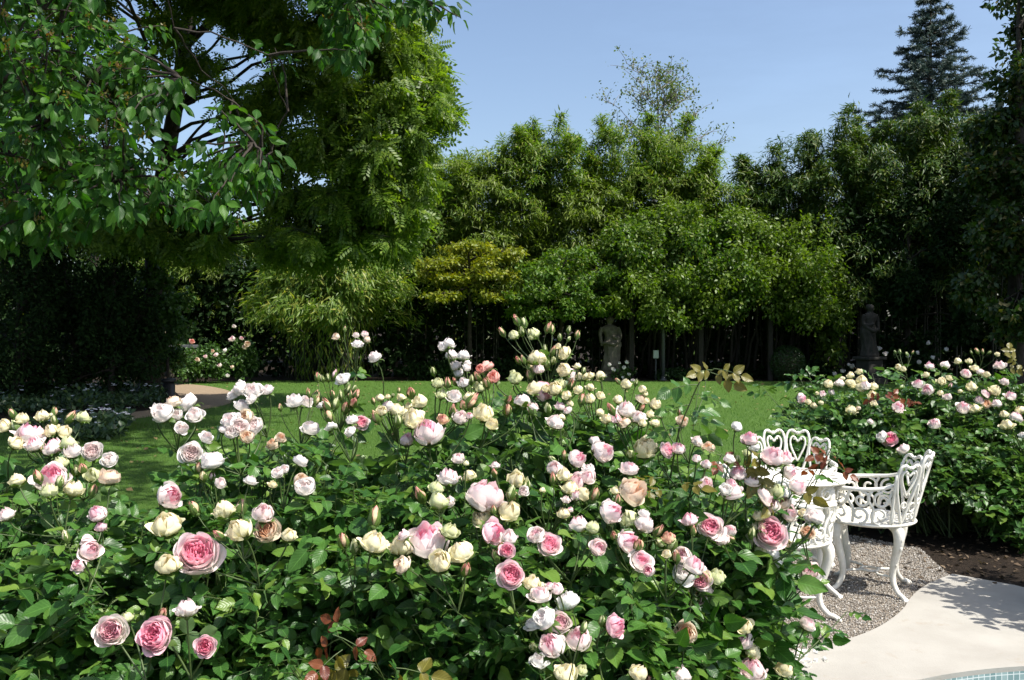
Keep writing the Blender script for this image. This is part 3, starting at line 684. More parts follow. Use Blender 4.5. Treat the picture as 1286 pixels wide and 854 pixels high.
FG += [x_ for x_ in ext if x_[0] < 950 and x_[1] > np.interp(x_[0], [455, 560, 640, 740, 880, 960, 1000], [500, 500, 440, 470, 560, 560, 640])]
RB = parse('''
1005,500,13,Sp 1015,505,8,Cc 1022,510,8,Cc 1033,495,8,Cp 1026,494,5,Cc 1040,483,12,Cc 1044,493,8,Cb 1054,482,12,Cb 1058,476,7,Cc 1068,472,9,Cc 1068,482,12,Cc 1079,467,8,Cc 1082,478,13,Cc 1080,487,12,Cc 1087,485,12,Cb 1097,486,11,Cc 1095,495,9,Cc 1093,500,7,Cc 1097,507,8,Cc 1069,516,13,Cc 1078,513,6,Co 1031,506,6,Cc 1127,513,15,Hp 1135,518,7,Cw 1093,530,8,Cb 1117,552,20,Fd 1108,549,12,Ww 1136,566,14,Wb
1128,461,8,Cc 1134,464,8,Cc 1130,442,4,Bg 1124,442,3,Bg 1139,445,4,Bg 1146,443,3,Bu 1167,461,11,Hp 1186,459,11,Cb 1163,471,8,Cc 1182,479,11,Cc 1192,475,8,Cc 1153,483,13,Hp 1165,490,14,Hb 1181,494,8,Cc 1193,485,5,Bd 1190,500,10,Wb 1203,454,9,Cc 1217,454,8,Cc 1213,470,12,Hb 1224,463,10,Cc 1231,468,10,Cb 1239,471,9,Cc 1256,460,12,Wb 1261,480,11,Cb 1220,487,13,Cc 1249,491,14,Cc 1237,495,10,Wp 1269,498,13,Hp 1210,513,16,Hb 1224,514,13,Cc 1230,504,12,Hb 1237,508,14,Fo 1252,508,13,Cb 1261,521,10,Cc 1264,534,15,Cc 1275,526,15,Hb 1282,516,12,Cc 1284,547,9,Cw 1174,533,14,Hb 1227,441,5,Bu 1234,442,4,Bu 1242,443,4,Bg 1252,445,6,Cc 1220,443,3,Bg 1206,492,6,Cc
1300,490,13,Cc 1312,505,12,Hb 1320,470,10,Cc 1335,520,14,Hp 1350,500,12,Cc 1370,515,13,Hb 1340,480,11,Cb
''')
def depthF(px, py):
    Y = np.interp(py, [412, 500, 600, 696, 854], [3.25, 3.0, 2.6, 2.28, 2.08])
    return Y + np.clip((px - 780) / 200, 0, 1) * np.clip((py - 560) / 200, 0, 1) * .75
def depthR(px, py): return np.interp(py, [440, 500, 560, 640, 720], [7.4, 7.0, 6.5, 6.2, 6.0])
skyF = ([-200, 0, 60, 110, 150, 185, 205, 240, 300, 340, 370, 400, 440, 470, 520, 560, 600, 640, 700, 740, 800, 840, 880, 930, 960, 985, 1000, 1010],
        [545, 565, 582, 610, 645, 640, 588, 566, 552, 548, 540, 528, 570, 565, 555, 520, 540, 485, 488, 518, 545, 558, 590, 605, 680, 780, 860, 900])
def foliage_points(x0, x1, n, ymax=900, deep=.55):
    P = []
    while len(P) < n:
        px = rng.uniform(x0, x1); top = np.interp(px, *skyF); py = rng.uniform(top + 6, ymax)
        h_ = math.sin(px * .061 + 1.3 * math.sin(py * .031)) * math.sin(py * .072 + 1.1 * math.sin(px * .027)); Y = depthF(px, py) + .04 + abs(rng.normal(0, deep * .5)) + .38 * max(0, h_ - .1); P.append(at(px, py + 4, Y))
    return P
G1 = 'rose bushes along the front of the bed'
fspec = [  # label, x range, base X,Y, number of filler shoots
 ('rose bush of cream globes and pink blooms at the left end of the front bed', (-170, 168), (-1.75, 2.75), 200),
 ('rose bush bearing the largest open pink bloom, faded pale clusters above', (168, 398), (-.95, 2.75), 150),
 ('thin rose bush with clusters of small green and red buds on tall stems', (398, 462), (-.55, 2.85), 62),
 ('rose bush with cream globes round one large pale pink bloom', (462, 600), (-.25, 2.75), 110),
 ('tallest rose bush, green buds on its top and deep pink blooms below', (600, 760), (.12, 2.85), 150),
 ('rose bush with a tall bare shoot of bronze leaves above the lawn', (760, 905), (.48, 2.95), 130),
 ('rose bush spilling pink and white blooms in front of the white chairs', (905, 1060), (.60, 3.05), 92),
]
bushes = []
for lab, (x0, x1), b, nf in fspec:
    B = Bush(lab, b, G1); bushes.append(B)
    B.blooms([i for i in FG if x0 <= i[0] < x1], depthF)
    B.fill(foliage_points(max(x0, -170), min(x1, 955), int(nf * 1.45)), 7, 1.0)
    # leaves of the far side and the lower skirt, seen from a step aside
    far = [np.array([b[0] + rng.normal(0, .30), b[1] + rng.uniform(.2, .75), rng.uniform(.35, 1.0)]) for _ in range(26)]
    B.fill(far, 5, 1.0, .4)
# bronze shoot standing over the lawn
B = bushes[5]
pth = spline([at(842, 600, 2.75), at(852, 545, 2.72), at(866, 508, 2.7), at(880, 478, 2.68), at(897, 463, 2.64)], 5)
B.cane.tube(pth, np.linspace(.0032, .0016, len(pth)), 5)
for (a, bb, dx) in ((.30, .12, -1), (.42, .1, 1), (.52, .1, -1), (.62, .12, 1)):
    i = int(a * (len(pth) - 1)); B.compound(pth[i:i + 1], np.array([[dx, -.3, -.05]]), np.array([[0, -.7, 1.]]), .035)
i = len(pth) - 7
B.compound(pth[i:i + 1], np.array([[-1, -.2, .05]]), np.array([[0, -.9, .5]]), .042)
B.compound(pth[-1:], np.array([[1, -.25, -.05]]), np.array([[.1, -1, .4]]), .036, B.BL); B.compound(pth[-2:-1], np.array([[-.6, -.5, .1]]), np.array([[.1, -1, .4]]), .036, B.BL)
B.compound(pth[-3:-2], np.array([[.9, -.3, -.25]]), np.array([[.1, -1, .3]]), .034, B.BL)
for (x, y) in ((835, 615), (830, 600), (850, 607)):
    B.compound(at(x, y, 2.6)[None], np.array([[rng.normal(0, 1), -.5, .1]]), np.array([[0, -.6, 1.]]), .036, B.BL)
# dark red and bronze young leaves, as in the photo
def reds(B, spots, L, size):
    for (x, y, dz) in spots:
        e = at(x, y, depthF(x, y) - .03 + dz); pa = B.shoot(e, .96, 1, .5, .002)
        for q in range(2): B.compound(e[None] + rv(1, .012), rv(1) * [1, .6, .3] + [[0, -.3, -.2]], np.array([[.1, -1, .4]]) + rv(1, .3), size, L, 1)
reds(bushes[3], [(425, 800, 0), (440, 812, 0)], bushes[3].RL, .036); reds(bushes[3], [(470, 828, 0), (490, 832, 0), (365, 838, 0)], bushes[3].BL, .045)
reds(bushes[6], [(905, 572, 0), (1046, 558, .1), (1048, 572, .1), (1030, 582, .1)], bushes[6].RL, .03)
reds(bushes[6], [(920, 590, 0), (975, 604, 0), (960, 570, 0)], bushes[6].BL, .04)
for B in bushes: B.finish()

G2 = 'rose bushes in the bed behind the chairs'
rspec = [
 ('rose bush crowned with a dense mound of cream blooms beside the lawn', (990, 1104), (2.75, 7.35), 100),
 ('rose bush with dark red young leaves, standing behind the armchair back', (1104, 1152), (3.2, 7.0), 62),
 ('rose bush of scattered pink blooms over bare canes, right of the armchair', (1152, 1200), (3.55, 7.0), 62),
 ('rose bush thick with cream and blush globes at the right edge of the photo', (1200, 1292), (3.95, 6.8), 130),
 ('rose bush just past the right edge of the photo, filling the end of the bed', (1292, 1420), (4.7, 6.6), 90),
]
skyR = ([980, 1000, 1020, 1060, 1100, 1130, 1160, 1200, 1290, 1430], [545, 512, 506, 490, 495, 482, 480, 474, 468, 470])
lowR = ([980, 1000, 1050, 1100, 1150, 1200, 1240, 1290, 1430], [575, 582, 590, 600, 612, 628, 650, 690, 710])
for lab, (x0, x1), b, nf in rspec:
    B = Bush(lab, b, G2, 'bed_leaf', .058)
    B.blooms([i for i in RB if x0 <= i[0] < x1], depthR)
    P = []
    for _ in range(nf):
        px = rng.uniform(x0 - 8, x1); py = rng.uniform(np.interp(px, *skyR) + 4, np.interp(px, *lowR)); P.append(at(px, py, depthR(px, py) + abs(rng.normal(0, .3))))
    B.fill(P, 6, 1.0, .66)
    far = [np.array([b[0] + rng.normal(0, .35), b[1] + rng.uniform(.1, .8), rng.uniform(.75, 1.2)]) for _ in range(30)]
    B.fill(far, 5, 1.0, .65)
    if x0 == 1104:
        for (x, y) in ((1110, 495), (1116, 505), (1150, 504), (1156, 508)):
            B.compound(at(x, y, 6.75)[None], rv(1), np.array([[0, -1, .6]]), .055, B.RL)
    if x0 == 1200:
        for (x, y) in ((1278, 458), (1270, 452), (1262, 463)): B.compound(at(x, y, 6.6)[None], rv(1), np.array([[0, -1, .6]]), .055, B.BL)
    for _ in range(7):   # bare lower canes
        a = np.array([b[0] + rng.normal(0, .2), b[1] - .1 + rng.normal(0, .15), 0]); e = a + np.array([rng.normal(0, .3), rng.normal(-.1, .2), .8])
        B.cane.tube(bez(a, (a + e) / 2 + rv(1, .06)[0], e, 8), np.linspace(.009, .004, 8), 6, caps=False)
    B.finish()
# a low bush of the bed beside the paving, past the right edge: it throws the shade on the paving
B = Bush('rose bush by the paving, out past the right edge of the photo', (3.5, 4.7), G2, 'bed_leaf', .058)
B.fill([np.array([3.42 + rng.normal(0, .20), 4.68 + rng.normal(0, .24), rng.uniform(.6, 1.4)]) for _ in range(110)], 6, 1.0, .5)
for _ in range(8): add_bloom(B.root, 'C', 'cream', (3.5 + rng.normal(0, .2), 4.7 + rng.normal(0, .2), rng.uniform(1.0, 1.3)), (0, -.3, 1), .07)
B.finish()
# ------------------------------------------------------------------ trees and shrubs
def limb(B, a, b, r0, r1, sag=.12, seg=6, n=8):
    a = np.array(a, float); b = np.array(b, float); L = np.linalg.norm(b - a)
    c = (a + b) / 2 + rng.normal(0, sag * L, 3) * [1, 1, .6] + [0, 0, .10 * L]
    P = bez(a, c, b, n); P[1:-1] += rng.normal(0, .012 * L, (n - 2, 3)); B.tube(P, np.linspace(r0, r1, n), seg, caps=False); return P
def ellipsoid_pts(n, c, r, shell=.55, low=None):
    d = unit(rv(n)); rad = (shell + (1 - shell) * rng.random(n)) if shell else rng.random(n) ** (1 / 3)
    # lumpy outline
    k = unit(rng.normal(0, 1, (7, 3))); am = rng.uniform(.05, .22, 7)
    bumpv = 1 + (np.clip(d @ k.T, 0, 1) ** 3 * am).sum(1) - .12
    P = np.array(c) + d * np.array(r) * (rad * bumpv)[:, None]
    return P, d
def clump(L, c, r, n, size, droop=0.0, up=.7, shell=.55, spread=.55):
    P, d = ellipsoid_pts(n, c, r, shell)
    N = d * .6 + np.array([0, 0, up]) + rv(n, spread)
    D = d * .8 + rv(n, .6) + np.array([0, 0, -droop])
    L.add(P, D, N, size * (.7 + .6 * rng.random(n)))
def shift(o_list, root):
    for o in o_list: o.data.transform(Matrix.Translation(-root.location))
def leafy(name, cat, label, base, clumps, tmpl, lmat, lsize, bark='bark_dark', trunk_r=.12, group=None, droop=.2, shell=.5, dens=1.0, up=.7, sub=20, subr=.30, first=.35, part='crown', spread=.55):
    """tree or shrub: tapering trunk, a limb to every clump, leaves in sub-clumps of every clump"""
    base = np.array([base[0], base[1], 0.0]); root = empty(name, tuple(base), label, cat, group)
    T = MB(); Lf = Leaves(tmpl)
    top = np.mean([c[:3] for c in clumps], 0); top[2] = max(c[2] for c in clumps)
    ctr = bez(base, base * [.6, .6, 0] + top * [.4, .4, .6], top, 10); ctr[1:-1] += rng.normal(0, .03, (8, 3)) * trunk_r * 6
    T.tube(ctr, np.linspace(trunk_r, trunk_r * .15, 10) * np.array([1.35] + [1] * 9), 9, caps=False)
    for (x, y, z, rx, ry, rz, n) in clumps:
        k = min(8, max(1, int(10 * first + 10 * (1 - first) * max(0, (z - rz) / max(top[2], .1)) - 1)))
        P = limb(T, ctr[k], (x, y, z), trunk_r * .45, trunk_r * .10)
        n = int(n * dens)
        sc, sd = ellipsoid_pts(sub, (x, y, z), (rx * .92, ry * .92, rz * .92), .25)
        for q in sc:
            limb(T, P[5], q, trunk_r * .11, trunk_r * .03, n=5, seg=4)
            f = rng.uniform(.7, 1.25)
            clump(Lf, q, np.array([rx, ry, rz]) * subr * f, int(n / sub), lsize, droop, up, shell, spread)
    o1 = T.build('trunk', M[bark], root); o2 = Lf.build(part, M[lmat], root); shift([o1, o2], root)
    return root
def C3(px, py, Y, rpx, rpy, n, ry=None):
    p = at(px, py, Y); k = Y / F; return (p[0], p[1], p[2], rpx * k, (ry if ry else rpx * k), rpy * k, n)

def bamboo(label, x, y, H, nc, spread, mat, lean=.18, leaf=.20, dens=1.0, group=None, bare=.25, front=None):
    root = empty('bamboo', (x, y, 0), label, 'bamboo', group)
    T = MB(); Lf = Leaves(LANCE_LEAF)
    for i in range(nc):
        a = rng.random() * 6.28; rr = spread * math.sqrt(rng.random()); h = H * rng.uniform(.72, 1.0)
        b = np.array([x + rr * math.cos(a), y + rr * .7 * math.sin(a), 0])
        da = rng.normal(0, 1, 2); da = da / (np.linalg.norm(da) + .01)
        e = b + np.array([da[0] * lean * h * .6, da[1] * lean * h * .5, h]) + np.array([math.cos(a), math.sin(a), 0]) * rr * .35
        P = bez(b, np.array([b[0], b[1], h * .75]), e, 14)
        T.tube(P, np.linspace(.026, .006, 14), 5, caps=False)
        nb = int(110 * dens); t = bare + (1 - bare) * rng.random(nb) ** .8; ii = t * 12.99; i0 = ii.astype(int); f = (ii - i0)[:, None]
        B0 = P[i0] * (1 - f) + P[i0 + 1] * f
        az = rng.random(nb) * 6.28; ln = (.95 * (1 - t) ** .75 + .10) * rng.uniform(.5, 1.15, nb)
        out = np.stack([np.cos(az), np.sin(az), .35 + .4 * t], 1)
        for q in (.35, .7, 1.0):
            c = B0 + out * (ln * q)[:, None]; c[:, 2] -= .35 * (ln * q) ** 2
            for j in range(5):
                D = out * .7 + rv(nb, .55) + np.array([0, 0, -.45]); Lf.add(c + rv(nb, .06), D, np.array([0, 0, 1.]) + rv(nb, .45) + out * .3, leaf * rng.uniform(.6, 1.15, nb))
        tp_ = P[-1]; m = 80; s_ = rng.random(m) ** .8; ax = unit(P[-1] - P[-4]); c = tp_ - ax * (s_ * 1.5)[:, None] + rv(m, 1) * (.03 + .16 * s_)[:, None]
        Lf.add(c, (c - tp_ + ax * 1.1) * .6 + rv(m, .35) + [0, 0, .15], rv(m, .6) + [.2, -.3, .7], leaf * rng.uniform(.55, .95, m))
    # plumes: drooping sprays over the whole body of the plant, tapering to the tip
    npl = int(96 * dens); W = spread * 1.25 + .75
    for q in range(npl):
        u = rng.random() ** .85; z = 2.4 + (H * .92 - 2.4) * u; w = W * (1.0 - .52 * u ** 2.0) * rng.uniform(.55, 1.05); a = rng.random() * 6.28
        c = np.array([x + math.cos(a) * w, y + math.sin(a) * w * .75, z]); o = np.array([math.cos(a), math.sin(a), 0])
        m = 110; s_ = rng.random((m, 1)); rr = rng.uniform(.30, .52)
        P_ = c + o * (s_ - .3) * rr * 1.5 + np.array([0, 0, -1]) * (s_ ** 2) * rr * .55 + rv(m, rr * .36) * [1, 1, .7]
        Lf.add(P_, o * .75 + rv(m, .5) + np.array([0, 0, -.22]), o * .35 + np.array([0, 0, .9]) + rv(m, .35), leaf * rng.uniform(.7, 1.2, m))
    o1 = T.build('culms', M['culm'], root); o2 = Lf.build('foliage', M[mat], root); shift([o1, o2], root)
    return root

# --- tall bamboo along the back of the lawn
GB = 'bamboos along the back of the lawn'
def bb(label, px, Y, topy, nc, spread, mat='bamboo', **k):
    p = at(px, topy, Y); return bamboo(label, p[0], Y, p[2], nc, spread, mat, group=GB, **k)
bb('bamboo showing pale green between the left trees and the weeping clump', 262, 30.0, 262, 9, 1.2)
bb('bamboo half hidden behind the fringe of the big pinnate tree', 500, 29.5, 205, 10, 1.1)
bb('bamboo directly above the yellow maple, its tip rather low', 556, 29.3, 178, 9, .9)
bb('bamboo with the first of the feathery tips above the maples', 612, 29.0, 165, 9, .9)
bb('bamboo with three tall feathery spikes against the sky, right of the maple', 672, 29.2, 140, 10, 1.0)
bb('bamboo in the dip of the hedge, just left of the thin grey tree', 728, 29.0, 172, 9, 1.0)
bb('bamboo in front of the thin grey tree', 790, 29.4, 138, 10, 1.1)
bb('bamboo right under the right half of the thin grey tree crown', 852, 29.2, 158, 9, 1.0)
bb('bamboo sloping down beside the bright green poplar tip', 905, 29.0, 212, 9, .9)
bb('shaded bamboo with a slim tip right of the poplar', 968, 29.0, 180, 8, .8, 'bamboo_shaded')
bb('shaded bamboo with a broad feathered tip left of the spruce', 1032, 28.4, 138, 10, 1.1, 'bamboo_shaded')
bb('shaded bamboo standing at the foot of the blue spruce', 1102, 28.0, 150, 10, 1.2, 'bamboo_shaded')
bb('shaded bamboo between the spruce and the tree at the right edge', 1180, 27.5, 118, 10, 1.3, 'bamboo_shaded')
bb('shaded bamboo behind the tree at the right edge', 1262, 27.0, 130, 9, 1.3, 'bamboo_shaded')
# --- weeping bamboo clump
def weeping(label, px, Y, topy, wpx):
    p = at(px, 480, Y); H = at(px, topy, Y)[2]; Rw = wpx / 2 * Y / F
    root = empty('weeping_bamboo', (p[0], Y, 0), label, 'bamboo'); T = MB(); Lf = Leaves(LANCE_LEAF)
    for i in range(70):
        a = rng.random() * 6.28; b = np.array([p[0] + rng.normal(0, Rw * .25), Y + rng.normal(0, Rw * .2), 0]); q = rng.uniform(.35, 1.0)
        e = np.array([p[0] + math.cos(a) * Rw * q, Y + math.sin(a) * Rw * .8 * q, H * (1.02 - .50 * q ** 2.2) * rng.uniform(.72, 1.05)])
        P = bez(b, np.array([(b[0] + e[0]) / 2, (b[1] + e[1]) / 2, e[2] * 1.25 + .4]), e, 12); T.tube(P, np.linspace(.014, .004, 12), 4, caps=False)
        nb = 150; ii = (.35 + .65 * rng.random(nb)) * 10.99; i0 = ii.astype(int); f = (ii - i0)[:, None]; c = P[i0] * (1 - f) + P[i0 + 1] * f
        out = np.array([math.cos(a), math.sin(a), -.7])
        for j in range(3): Lf.add(c + rv(nb, .16), out + rv(nb, .65), np.array([math.cos(a), math.sin(a), .8]) + rv(nb, .55), .24 * rng.uniform(.5, 1.2, nb))
    # skirt of hanging leaves
    n = 1500; a = rng.random(n) * 6.28; z = rng.random(n) ** .9 * H * .6
    rr = Rw * (.36 + .36 * np.clip(z / (H * .6), 0, 1) ** 1.3 + .07 * np.sin(a * 5 + 1) + .05 * np.sin(a * 11)) * rng.uniform(.6, 1.08, n)
    c = np.stack([p[0] + rr * np.cos(a), Y + rr * .8 * np.sin(a), z + .1], 1); o = np.stack([np.cos(a), np.sin(a), 0 * a], 1)
    Lf.add(c, o * .35 + np.array([0, 0, -1.]) + rv(n, .3), o + rv(n, .35), .24 * rng.uniform(.6, 1.2, n))
    o1 = T.build('culms', M['culm'], root); o2 = Lf.build('foliage', M['bamboo_sunlit'], root); shift([o1, o2], root)
weeping('rounded weeping bamboo clump with leaves hanging to the lawn', 415, 27.0, 288, 220)

# --- maples under the bamboo
def tiers(spec_, Y): return [C3(px, py, Y + dy, rx, ry, n, 1.0) for (px, py, dy, rx, ry, n) in spec_]
leafy('japanese_maple', 'tree', 'small yellow green maple with flat layered branches', at(590, 478, 27.6)[:2],
      tiers([(548, 330, -.6, 34, 9, 800), (590, 312, -.3, 40, 10, 900), (640, 318, -.2, 36, 10, 800), (566, 352, -.7, 30, 7, 600), (606, 345, -.8, 36, 8, 700), (560, 372, -.8, 26, 6, 450), (620, 372, -.5, 30, 7, 500), (585, 335, .5, 50, 26, 1000), (560, 342, -.4, 22, 14, 300), (612, 330, -.5, 24, 16, 300), (640, 345, -.3, 22, 16, 300), (590, 358, -.2, 26, 16, 350), (535, 345, -.4, 16, 10, 200)], 26.8),
      SMALL_LEAF, 'maple_y', .11, trunk_r=.09, droop=.1, up=1.0)
leafy('green_maple', 'tree', 'small bushy green maple, between the yellow maple and the standing statue', at(705, 478, 27.7)[:2],
      tiers([(672, 345, -.5, 36, 15, 900), (715, 325, -.2, 40, 18, 1000), (750, 345, -.2, 36, 18, 900), (690, 368, -.7, 34, 12, 800), (728, 375, -.7, 34, 12, 800), (655, 372, -.6, 24, 10, 500), (752, 385, -.4, 22, 10, 450), (700, 350, .7, 55, 30, 900), (700, 345, -.8, 20, 18, 400), (735, 358, -.8, 20, 18, 400), (665, 358, -.7, 20, 16, 300), (715, 392, -.6, 26, 14, 420), (680, 392, -.6, 24, 14, 380), (650, 388, -.4, 20, 12, 300), (770, 350, -.2, 24, 26, 500)], 26.8),
      SMALL_LEAF, 'maple_g', .11, trunk_r=.10, droop=.2, up=.8)
# --- pergola smothered in a climber
pg = empty('pergola', (at(915, 478, 28.0)[0], 28.0, 0), 'dark timber pergola hidden under the climbing vine', 'pergola')
X0, X1 = at(775, 478, 28.0)[0], at(1050, 478, 28.0)[0]
M['timber'] = plain_mat('timber', (.014, .012, .009), (.03, .025, .018), 12, .85)
def wbox(name, x0, x1, y0, y1, z0, z1, mat, parent, bevel=.01):
    B = MB(); B.box(x0, x1, y0, y1, z0, z1); o = B.build(name, M[mat], parent, False, bevel); o.data.transform(Matrix.Translation(-parent.location)); return o
for i in range(4):
    for yy in (26.9, 29.4):
        x = X0 + .3 + (X1 - X0 - .6) * i / 3; wbox('post', x - .07, x + .07, yy - .07, yy + .07, 0, 2.6, 'timber', pg)
for yy in (26.9, 29.4): wbox('beam', X0, X1, yy - .06, yy + .06, 2.602, 2.78, 'timber', pg)
for i in range(12):
    x = X0 + .2 + (X1 - X0 - .4) * i / 11; wbox('rafter', x - .04, x + .04, 26.4, 29.9, 2.782, 2.92, 'timber', pg)
vr = empty('climbing_vine', (at(880, 478, 28.2)[0], 28.2, 0), 'broad leafy climber heaped over the pergola, sunlit on top', 'vine')
T = MB(); Lf = Leaves(SMALL_LEAF)
vb = np.array([vr.location.x, 28.2, 0])
for (px, py, dy, rx, ry, n) in [(790, 300, 0, 40, 38, 2600), (835, 285, .2, 48, 34, 2800), (880, 282, .1, 48, 32, 2800), (930, 290, 0, 50, 36, 2800), (980, 305, -.1, 46, 36, 2600), (1020, 325, -.1, 36, 32, 2000), (800, 350, -.6, 34, 22, 1600), (850, 345, -.9, 44, 24, 1900), (905, 340, -.9, 44, 24, 1900), (960, 340, -.8, 44, 24, 1800), (1012, 355, -.6, 34, 26, 1500), (775, 375, -.4, 18, 22, 700), (1048, 372, -.3, 22, 44, 1400), (830, 375, -.8, 22, 12, 500), (880, 366, -.9, 26, 12, 500), (1040, 420, 0, 20, 40, 900), (820, 397, -.6, 18, 14, 300), (850, 396, -.9, 26, 14, 420), (900, 388, -.9, 26, 12, 380), (825, 388, -.9, 26, 14, 420), (1010, 392, -.5, 20, 18, 420)] + [(rng.uniform(785, 1035), rng.uniform(285, 385), rng.uniform(-1.0, .1), rng.uniform(14, 32), rng.uniform(12, 30), 520) for _ in range(22)]:
    c = C3(px, py, 27.3 + dy, rx, ry, n, 1.3)
    P = limb(T, np.array([c[0] + rng.normal(0, .2), 28.4 + rng.normal(0, .3), 0]), c[:3], .05, .012, .02)
    sc, _ = ellipsoid_pts(24, c[:3], np.array(c[3:6]) * 1.0, .3)
    for q in sc:
        limb(T, P[5], q, .010, .004, n=5, seg=4); s_ = rng.uniform(.16, .42)
        clump(Lf, q + [0, 0, -.06], np.array([s_, s_, s_ * rng.uniform(.8, 1.5)]), int(n / 15 * (s_ / .3) ** 1.3), .11, .6, .30, .3, .65)
o1 = T.build('stems', M['timber'], vr); o2 = Lf.build('foliage', M['vine'], vr); shift([o1, o2], vr)

# --- thin grey tree behind the bamboo
def twiggy(name, label, px, topy, Y, wpx, n, lmat, bark, lsize):
    p = at(px, 480, Y); H = at(px, topy, Y)[2]; root = empty(name, (p[0], Y, 0), label, 'tree'); T = MB(); Lf = Leaves(SMALL_LEAF); Rw = wpx / 2 * Y / F
    tr = np.array([(p[0] + .12 * math.sin(z * .8), Y, z) for z in np.linspace(0, H * .98, 16)]); T.tube(tr, np.linspace(.16, .012, 16), 8, caps=False)
    for i in range(64):
        t = rng.uniform(.42, .97); a = rng.random() * 6.28; k = int(t * 15); b = tr[k]
        ln = Rw * (1.25 - .9 * (t - .42) / .55) * rng.uniform(.6, 1.05) * (1 if t > .5 else .8)
        e = b + np.array([math.cos(a) * ln, math.sin(a) * ln, ln * rng.uniform(.5, 1.1)]); e[2] = min(e[2], H)
        P = limb(T, b, e, .045 * (1.2 - t), .010, .08, 5)
        for j in range(6):
            s_ = P[rng.integers(2, 8)]; e2 = s_ + np.array([rng.normal(0, .45), rng.normal(0, .45), rng.uniform(.1, .7)]); Q = limb(T, s_, e2, .015, .006, .06, 4, 5)
            m = n // 384; c = Q[rng.integers(1, 5, m)] + rv(m, .12); Lf.add(c, rv(m) + [0, 0, -.4], rv(m, .7) + [.2, -.3, .6], lsize * rng.uniform(.6, 1.2, m))
    o1 = T.build('trunk', M[bark], root); o2 = Lf.build('crown', M[lmat], root); shift([o1, o2], root)
twiggy('birch_tree', 'thin tall tree with bare grey twigs above the bamboo', 822, 82, 36, 195, 6000, 'birch', 'bark_grey', .12)
# --- poplar tip
leafy('poplar_tree', 'tree', 'narrow bright green poplar tip peeping over the hedge', at(935, 480, 34)[:2], [C3(935, py, 34, r, 16, 320) for py, r in ((218, 7), (240, 11), (265, 13), (295, 15), (330, 16))], SMALL_LEAF, 'poplar', .15, trunk_r=.1, subr=.6)
# --- blue spruce
def spruce(px, topy, Y, label):
    p = at(px, 480, Y); H = at(px, topy, Y)[2]; root = empty('blue_spruce', (p[0], Y, 0), label, 'tree'); T = MB(); Lf = Leaves(NEEDLE)
    b = np.array([p[0], Y, 0]); T.tube([b, b + [0, 0, H * .5], b + [0, 0, H]], [.28, .16, .015], 8, caps=False)
    z = 5.0
    while z < H - .1:
        k = (H - z); L0 = min(3.3, max(.15, .1 + k * .54)); nb = 8 if k > 1.5 else 6; a0 = rng.random() * 6
        for i in range(nb):
            a = a0 + i * 2 * PI / nb + rng.normal(0, .15); L = L0 * rng.uniform(.55, 1.2); d = np.array([math.cos(a), math.sin(a), 0])
            t = np.linspace(0, 1, 8)[:, None]; P = b + [0, 0, z] + d * L * t + np.array([0, 0, 1]) * (L * (.10 * t - .38 * t ** 2 + .34 * t ** 3.2)); T.tube(P, np.linspace(.03, .008, 8), 4, caps=False)
            sd = np.array([-d[1], d[0], 0]); ns = int(6 + L * 9)
            for q in range(ns):
                u = rng.uniform(.12, 1); c = P[0] + (P[-1] - P[0]) * u; ii = u * 6.99; c = P[int(ii)] * (1 - ii % 1) + P[int(ii) + 1] * (ii % 1)
                e = unit(d * .8 + sd * rng.choice([-1, 1]) * rng.uniform(.2, 1.0) + np.array([0, 0, rng.uniform(-.25, .25)])); ln = rng.uniform(.2, .45) * (1.1 - .4 * u)
                m = 26; s_ = rng.random(m)[:, None]; Lf.add(c + e * ln * s_, e * .9 + rv(m, .6), rv(m), .17 * rng.uniform(.7, 1.1, m))
        z += rng.uniform(.30, .52)
    m = 40; Lf.add(b + [0, 0, H - .45] + np.array([0, 0, .5]) * rng.random((m, 1)), rv(m, .4) + [0, 0, .7], rv(m), .12)
    o1 = T.build('trunk', M['bark'], root); o2 = Lf.build('needles', M['spruce'], root, False); shift([o1, o2], root)
spruce(1166, -14, 38, 'blue grey spruce rising above the hedge')

# --- trees of the right-hand side, in each other's shade
def rtree(label, px, Y, clumps, n=1): return leafy('dark_tree', 'tree', label, at(px, 480, Y)[:2], clumps, SMALL_LEAF, 'darktree', .15, trunk_r=.2, droop=.4)
rtree('dark glossy leaved tree at the right edge with brownish leaves', 1275, 22, [C3(1262, 150, 22, 40, 45, 1500), C3(1300, 90, 22, 60, 60, 2600), C3(1238, 222, 22, 34, 36, 1300), C3(1290, 210, 21.6, 50, 55, 2200), C3(1250, 300, 21.6, 45, 45, 1900), C3(1310, 300, 21.2, 60, 60, 2500), C3(1225, 365, 21.6, 36, 34, 1200), C3(1290, 390, 21.2, 60, 45, 2000), C3(1330, 0, 22, 70, 60, 2400), C3(1285, 30, 22, 22, 26, 500)])
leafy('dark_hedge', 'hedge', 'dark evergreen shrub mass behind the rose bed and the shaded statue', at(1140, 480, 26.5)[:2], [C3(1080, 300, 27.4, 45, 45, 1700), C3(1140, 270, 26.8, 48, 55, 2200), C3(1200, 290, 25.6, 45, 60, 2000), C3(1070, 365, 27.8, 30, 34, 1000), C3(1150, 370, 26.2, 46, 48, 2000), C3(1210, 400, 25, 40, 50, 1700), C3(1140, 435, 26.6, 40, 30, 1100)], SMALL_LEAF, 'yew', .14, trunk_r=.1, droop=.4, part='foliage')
for lab, (x, y, h) in (('tall shade tree out beyond the right edge of the photo', (16.5, 20, 12.5)), ('shade tree farther back beyond the right edge of the photo', (18, 25.5, 13))):
    leafy('shade_tree', 'tree', lab, (x, y), [(x + rng.normal(0, 1.8), y + rng.normal(0, 1.8), h * rng.uniform(.4, .95), 2.2, 2.2, 1.7, 1500) for _ in range(12)], SMALL_LEAF, 'darktree', .22, trunk_r=.25)

